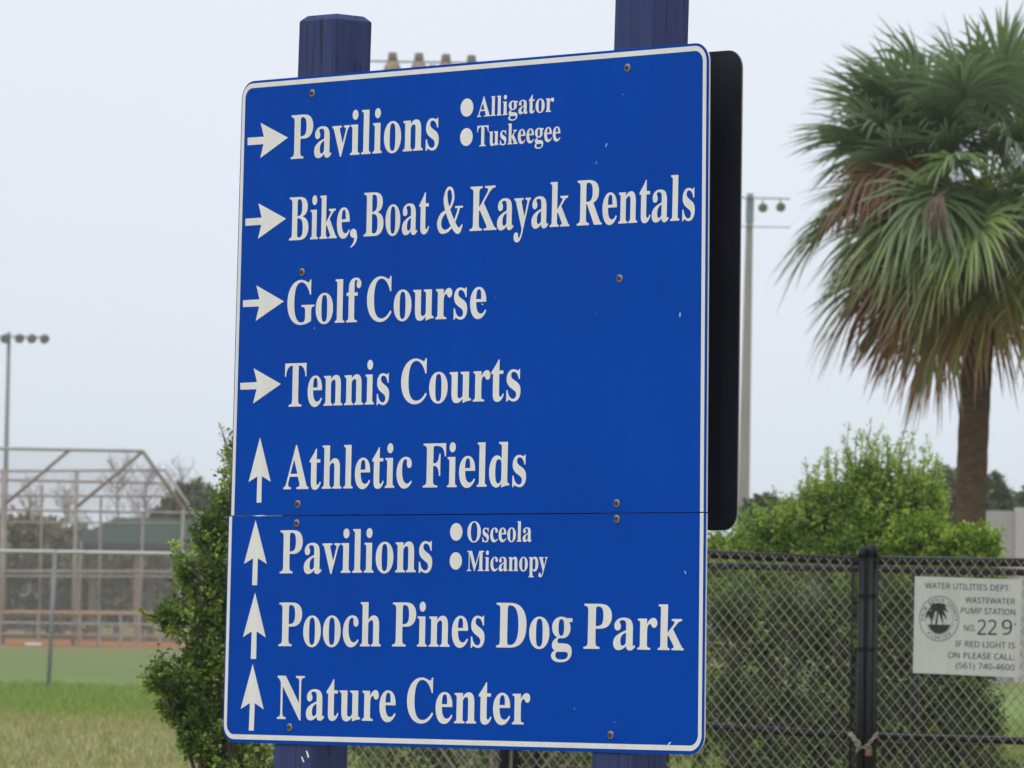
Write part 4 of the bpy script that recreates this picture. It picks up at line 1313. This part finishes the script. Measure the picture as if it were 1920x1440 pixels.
for x in (.06, .36, .66, .94):
    for yy in (-4.4, 4.4):
        p = Vector((E[0].x + (E[1].x - E[0].x) * x, YV + yy, 0))
        MB().box((p.x - .15, p.y - .15, 0), (p.x + .15, p.y + .15, ez - .02)).build('column', M['column'], pv)

# ------------------------------------------------------------------ parked van glimpsed through the backstop
YC = 262.0
vx = at(36, 1110, YC).x
van = empty('parked_van', Vector((vx, YC, 0)), 'pale turquoise van glimpsed between bushes through the backstop netting', 'van')
def extr(name, prof, y0, y1, mt, parent):
    n = len(prof)
    V = [Vector((vx + x, y0, z)) for x, z in prof] + [Vector((vx + x, y1, z)) for x, z in prof]
    o = link(name, V, [tuple(range(n)), tuple(range(2*n-1, n-1, -1))] + [(i, i + n, (i+1) % n + n, (i+1) % n) for i in range(n)], mt, parent)
    bv = o.modifiers.new('soft_edges', 'BEVEL'); bv.width = .06; bv.segments = 2
    return o
vb = extr('body', [(-1.5, .35), (2.3, .35), (2.35, .95), (1.6, 1.15), (1.05, 1.85), (-1.4, 1.9), (-1.5, 1.4)], YC - .9, YC + .9, M['van_paint'], van)
extr('side_window', [(-1.2, 1.2), (-.3, 1.2), (-.3, 1.7), (-1.2, 1.7)], YC - .92, YC - .91, M['van_glass'], van)
extr('side_window', [(-.1, 1.2), (1.3, 1.2), (.95, 1.7), (-.1, 1.7)], YC - .92, YC - .91, M['van_glass'], van)
for x in (-.9, 1.6):
    for y in (-.85, .85):
        MB().lathe(Vector((vx + x, YC + y - .1, .34)), (0, 1, 0), [(0, .2), (.01, .34), (.19, .34), (.2, .2)], 18).build('wheel', M['tyre'], van)

# ------------------------------------------------------------------ far trees
def tree(name, label, cat, px_, Y, lobes, n, per, leaf, cols, group=None, trunk=.16, wid=.4):
    base = Vector((at(px_, 1140, Y).x, Y, 0))
    root = empty(name, base, label, cat, group)
    PP = []; DD = []; SS = []; CC = []
    dark, mid, lite = [np.array(c) for c in cols]
    vol = np.array([l[1][0] * l[1][2] for l in lobes]); pr = vol / vol.sum()
    for i in rng.choice(len(lobes), n, p=pr):
        c, r = lobes[i]
        d = rng.normal(size=3); d /= np.linalg.norm(d)
        cc = c + r * d * rng.uniform(.35, 1.02)
        p = cc + rng.normal(size=(per, 3)) * r.min() * .16
        f = rng.random(per)[:, None]
        tone = rng.uniform(.75, 1.25)
        PP.append(p); DD.append(rng.normal(size=(per, 3))); SS.append(leaf * rng.uniform(.6, 1.4, per)); CC.append((dark + (mid - dark) * f + (lite - mid) * (f ** 6)) * tone)
    V, F, C = leaves_mesh(np.concatenate(PP), np.concatenate(DD), np.concatenate(SS), wid, np.concatenate(CC))
    link('crown', V, F, M['leaf_far'], root, col=C)
    t = MB()
    c0 = Vector(lobes[0][0])
    t.tube([base, base.lerp(c0, .5) + Vector((.1, 0, 0)), c0], trunk, 8, r2=trunk * .5)
    for c, r in lobes[1:]:
        t.tube([base.lerp(c0, .55), Vector(c)], trunk * .45, 6, r2=trunk * .15)
    t.build('trunk', M['bark'], root, smooth=True)
    return root
OLIVE = ((0.06, 0.085, 0.035), (0.14, 0.165, 0.08), (0.18, 0.20, 0.10))
tree('broadleaf_tree', 'dark rounded tree half hidden by the palm trunk', 'tree', 1768, 150, [lobe(1766, 930, 50, 48, 150), lobe(1740, 945, 36, 34, 150), lobe(1790, 935, 40, 42, 150), lobe(1770, 1000, 60, 50, 150)], 260, 26, .17, OLIVE, 'far trees on the right')
tree('broadleaf_tree', 'dark rounded tree just right of the palm trunk', 'tree', 1858, 152, [lobe(1856, 930, 30, 42, 152), lobe(1845, 945, 26, 34, 152), lobe(1878, 945, 26, 28, 152), lobe(1860, 1000, 40, 50, 152)], 240, 26, .17, OLIVE, 'far trees on the right')
tree('broadleaf_tree', 'low dark tree at the right edge above the pale wall', 'tree', 1915, 156, [lobe(1912, 948, 30, 24, 156), lobe(1945, 940, 40, 30, 156), lobe(1915, 1000, 40, 40, 156)], 160, 26, .17, OLIVE, 'far trees on the right')
tree('broadleaf_tree', 'low olive tree beside the concrete pole above the shrubs', 'tree', 1450, 120, [lobe(1445, 960, 50, 28, 120), lobe(1490, 962, 40, 26, 120), lobe(1420, 980, 40, 40, 120), lobe(1470, 1010, 60, 50, 120)], 260, 26, .13, ((0.04, 0.055, 0.02), (0.10, 0.12, 0.045), (0.14, 0.16, 0.06)), 'far trees on the right')
tree('broadleaf_tree', 'olive green tree rising behind the pavilion roof', 'tree', 365, 268, [lobe(360, 935, 34, 30, 268), lobe(335, 955, 36, 24, 268), lobe(390, 950, 34, 34, 268), lobe(310, 968, 26, 16, 268)], 260, 24, .28, ((0.06, 0.075, 0.03), (0.13, 0.15, 0.06), (0.16, 0.20, 0.08)), None)
# thin, nearly leafless trees behind the backstop
def bare_tree(label, px_, ytop, Y, seed, mt):
    r_ = random.Random(seed)
    base = Vector((at(px_, 1140, Y).x, Y, 0))
    root = empty('bare_tree', base, label, 'tree', 'bare trees behind the backstop')
    h = at(px_, ytop, Y).z
    t = MB()
    t.tube([base, base + Vector((.1, 0, h * .5)), base + Vector((0, 0, h * .97))], .13, 6, r2=.025)
    t.build('trunk', mt, root, smooth=True)
    t = MB()
    for i in range(46):
        z = h * r_.uniform(.35, .95)
        a = r_.uniform(0, 6.28); L = (h - z) * .35 + r_.uniform(.3, .9)
        s = base + Vector((.05, 0, z)); e_ = s + Vector((math.cos(a) * L * .7, math.sin(a) * L * .7, L * r_.uniform(.5, 1)))
        t.tube([s, s.lerp(e_, .5) + Vector((0, 0, -.08)), e_], .035, 4, r2=.012)
        for k in range(4):
            p = s.lerp(e_, r_.uniform(.4, 1)); q = p + Vector((r_.uniform(-.4, .4), r_.uniform(-.4, .4), r_.uniform(.1, .6)))
            t.tube([p, q], .016, 3, r2=.008)
    t.build('crown', mt, root)
mb_ = mat('pale_bare_twigs', (0.30, 0.27, 0.25), rough=.9)
bare_tree('faint bare tree seen through the hood netting, left of the strut', 216, 868, 290, 1, mb_)
bare_tree('faint bare tree in line with the peak of the backstop hood', 268, 872, 292, 2, mb_)
bare_tree('faint bare tree right of the backstop, over the olive tree', 334, 862, 296, 3, mb_)
bare_tree('faint bare tree near the left light pole', 52, 912, 288, 4, mb_)
bare_tree('faint bare tree left of the thick backstop post pair', 118, 905, 294, 5, mb_)

# hedge behind the backstop and the far wood: reads as one mass
def mass(name, x0, x1, Y, ytop, ybot, n, per, leaf, cols, seed, gaps=()):
    r_ = np.random.default_rng(seed)
    PP = []; CC = []; SS = []
    dark, mid, lite = [np.array(c) for c in cols]
    for i in range(n):
        x = r_.uniform(x0, x1)
        yt = ytop(x) + 5 * math.sin(x * .11 + seed) + 4 * math.sin(x * .043)
        y = yt + (ybot - yt) * r_.random() ** 1.2
        if any(a < x < b_ and c < y < d_ for a, b_, c, d_ in gaps): continue
        p0 = np.array(at(x, y, Y + r_.uniform(-3, 3)))
        p = p0 + r_.normal(size=(per, 3)) * np.array([.5, .5, .28])
        f = r_.random(per)[:, None]
        PP.append(p); SS.append(leaf * r_.uniform(.6, 1.4, per)); CC.append((dark + (mid - dark) * f) * r_.uniform(.75, 1.25))
    P = np.concatenate(PP)
    ok = P[:, 2] > .02
    V, F, C = leaves_mesh(P[ok], r_.normal(size=P.shape)[ok], np.concatenate(SS)[ok], .45, np.concatenate(CC)[ok])
    return tag(link(name, V, F, M['leaf_far'], None, col=C), kind='stuff')
HED = ((0.11, 0.10, 0.055), (0.24, 0.215, 0.125), (0.15, 0.15, 0.08))
h_ = mass('hedge', -260, 520, 256, lambda x: 988 if x < 80 else (1004 if x < 150 else 1022), 1150, 1900, 26, .34, HED, 3, gaps=((-8, 80, 1066, 1146), (78, 118, 1088, 1136)))
h_['label'] = 'brownish green hedge behind the backstop'
w_ = mass('far_wood', -900, 2900, 420, lambda x: 1052 + .0155 * x, 1185, 3000, 22, .8, ((0.06, 0.075, 0.04), (0.12, 0.14, 0.075), (0, 0, 0)), 5)
w_['label'] = 'low far wood along the horizon'

# ------------------------------------------------------------------ pale wall at the right edge
YW = 140.0
wl = empty('flat_roofed_building', Vector((at(1900, 1100, YW).x, YW, 0)), 'pale grey flat-topped building with a lighter pillar beyond the shrubs at the right edge', 'building')
a = at(1838, 957, YW); b = at(2060, 960, YW)
MB().box((a.x, YW, 0), (b.x, YW + 6, a.z)).build('wall', M['wall'], wl)
c = at(1904, 953, YW); d_ = at(1936, 953, YW)
MB().box((c.x, YW - .12, 0), (d_.x, YW + .3, c.z + .02)).build('pillar', M['wall_light'], wl)

# ------------------------------------------------------------------ grass blades
def grass():
    P = []; H = []; C = []; L = []
    def strip(px0, px1, Ya, Yb, dens, h0, h1, cols, seed):
        r_ = np.random.default_rng(seed)
        area = (Yb - Ya) * (px1 - px0) * (Ya + Yb) / 2 / FPX
        n = int(area * dens)
        Y = r_.uniform(Ya, Yb, n) + r_.normal(0, 2.2, n)
        X = (r_.uniform(px0, px1, n) - 960) / FPX * Y
        # clumps: density and height follow a slow pattern
        cl = .5 + .5 * np.sin(X * 2.1 + 1.7 * np.sin(Y * .9)) * np.sin(Y * .6 + X * .7)
        h = (h0 + (h1 - h0) * r_.random(n)) * (.6 + .7 * cl)
        k = r_.integers(0, len(cols), n)
        c = np.array(cols)[k] * r_.uniform(.7, 1.3, (n, 1))
        P.append(np.stack([X, Y, np.zeros(n)], 1)); H.append(h); C.append(c)
    dry = [(0.46, 0.42, 0.22), (0.36, 0.36, 0.15), (0.22, 0.29, 0.08), (0.26, 0.33, 0.10), (0.52, 0.49, 0.32), (0.24, 0.19, 0.10)]
    mixd = [(0.34, 0.34, 0.11), (0.22, 0.30, 0.06), (0.38, 0.35, 0.14)]
    grn = [(0.19, 0.29, 0.06), (0.24, 0.34, 0.08), (0.15, 0.24, 0.05), (0.29, 0.34, 0.11)]
    strip(-60, 620, 52, 79, 260, .04, .13, dry, 1)
    strip(-60, 620, 72, 90, 240, .04, .11, mixd, 2)
    strip(-60, 620, 82, 109, 190, .06, .17, grn, 3)
    strip(1240, 1990, 46, 86, 160, .05, .16, grn + [(0.22, 0.26, 0.08)], 4)
    strip(600, 1240, 46, 70, 90, .05, .16, grn, 5)
    P = np.concatenate(P); H = np.concatenate(H); C = np.concatenate(C)
    n = len(P)
    a = rng.uniform(0, 6.28, n); w = .006 + .006 * rng.random(n)
    s = np.stack([np.cos(a) * w, np.sin(a) * w, np.zeros(n)], 1)
    b = rng.normal(size=(n, 3)) * .35 * H[:, None]; b[:, 2] = H
    V = np.stack([P - s, P + s, P + b], 1).reshape(-1, 3)
    F = np.arange(n * 3).reshape(n, 3)
    o = link('grass', V, F, M['blade'], None, col=np.repeat(C, 3, axis=0))
    tag(o, 'rough grass, dry straw near and green by the field fence', None, None, 'stuff')
grass()

# ------------------------------------------------------------------ humid air
hm = bpy.data.materials.new('humid_air'); hm.use_nodes = True
t = hm.node_tree; t.nodes.clear()
o = t.nodes.new('ShaderNodeOutputMaterial'); pvn = t.nodes.new('ShaderNodeVolumePrincipled')
pvn.inputs['Color'].default_value = (0.93, 0.95, 0.97, 1)
pvn.inputs['Density'].default_value = 0.0004
t.links.new(pvn.outputs[0], o.inputs['Volume'])
hz = MB().box((-710, -70, -1), (710, 910, 22)).build('haze', hm)
tag(hz, kind='stuff')
hz['label'] = 'pale humid haze softening the far ball field'
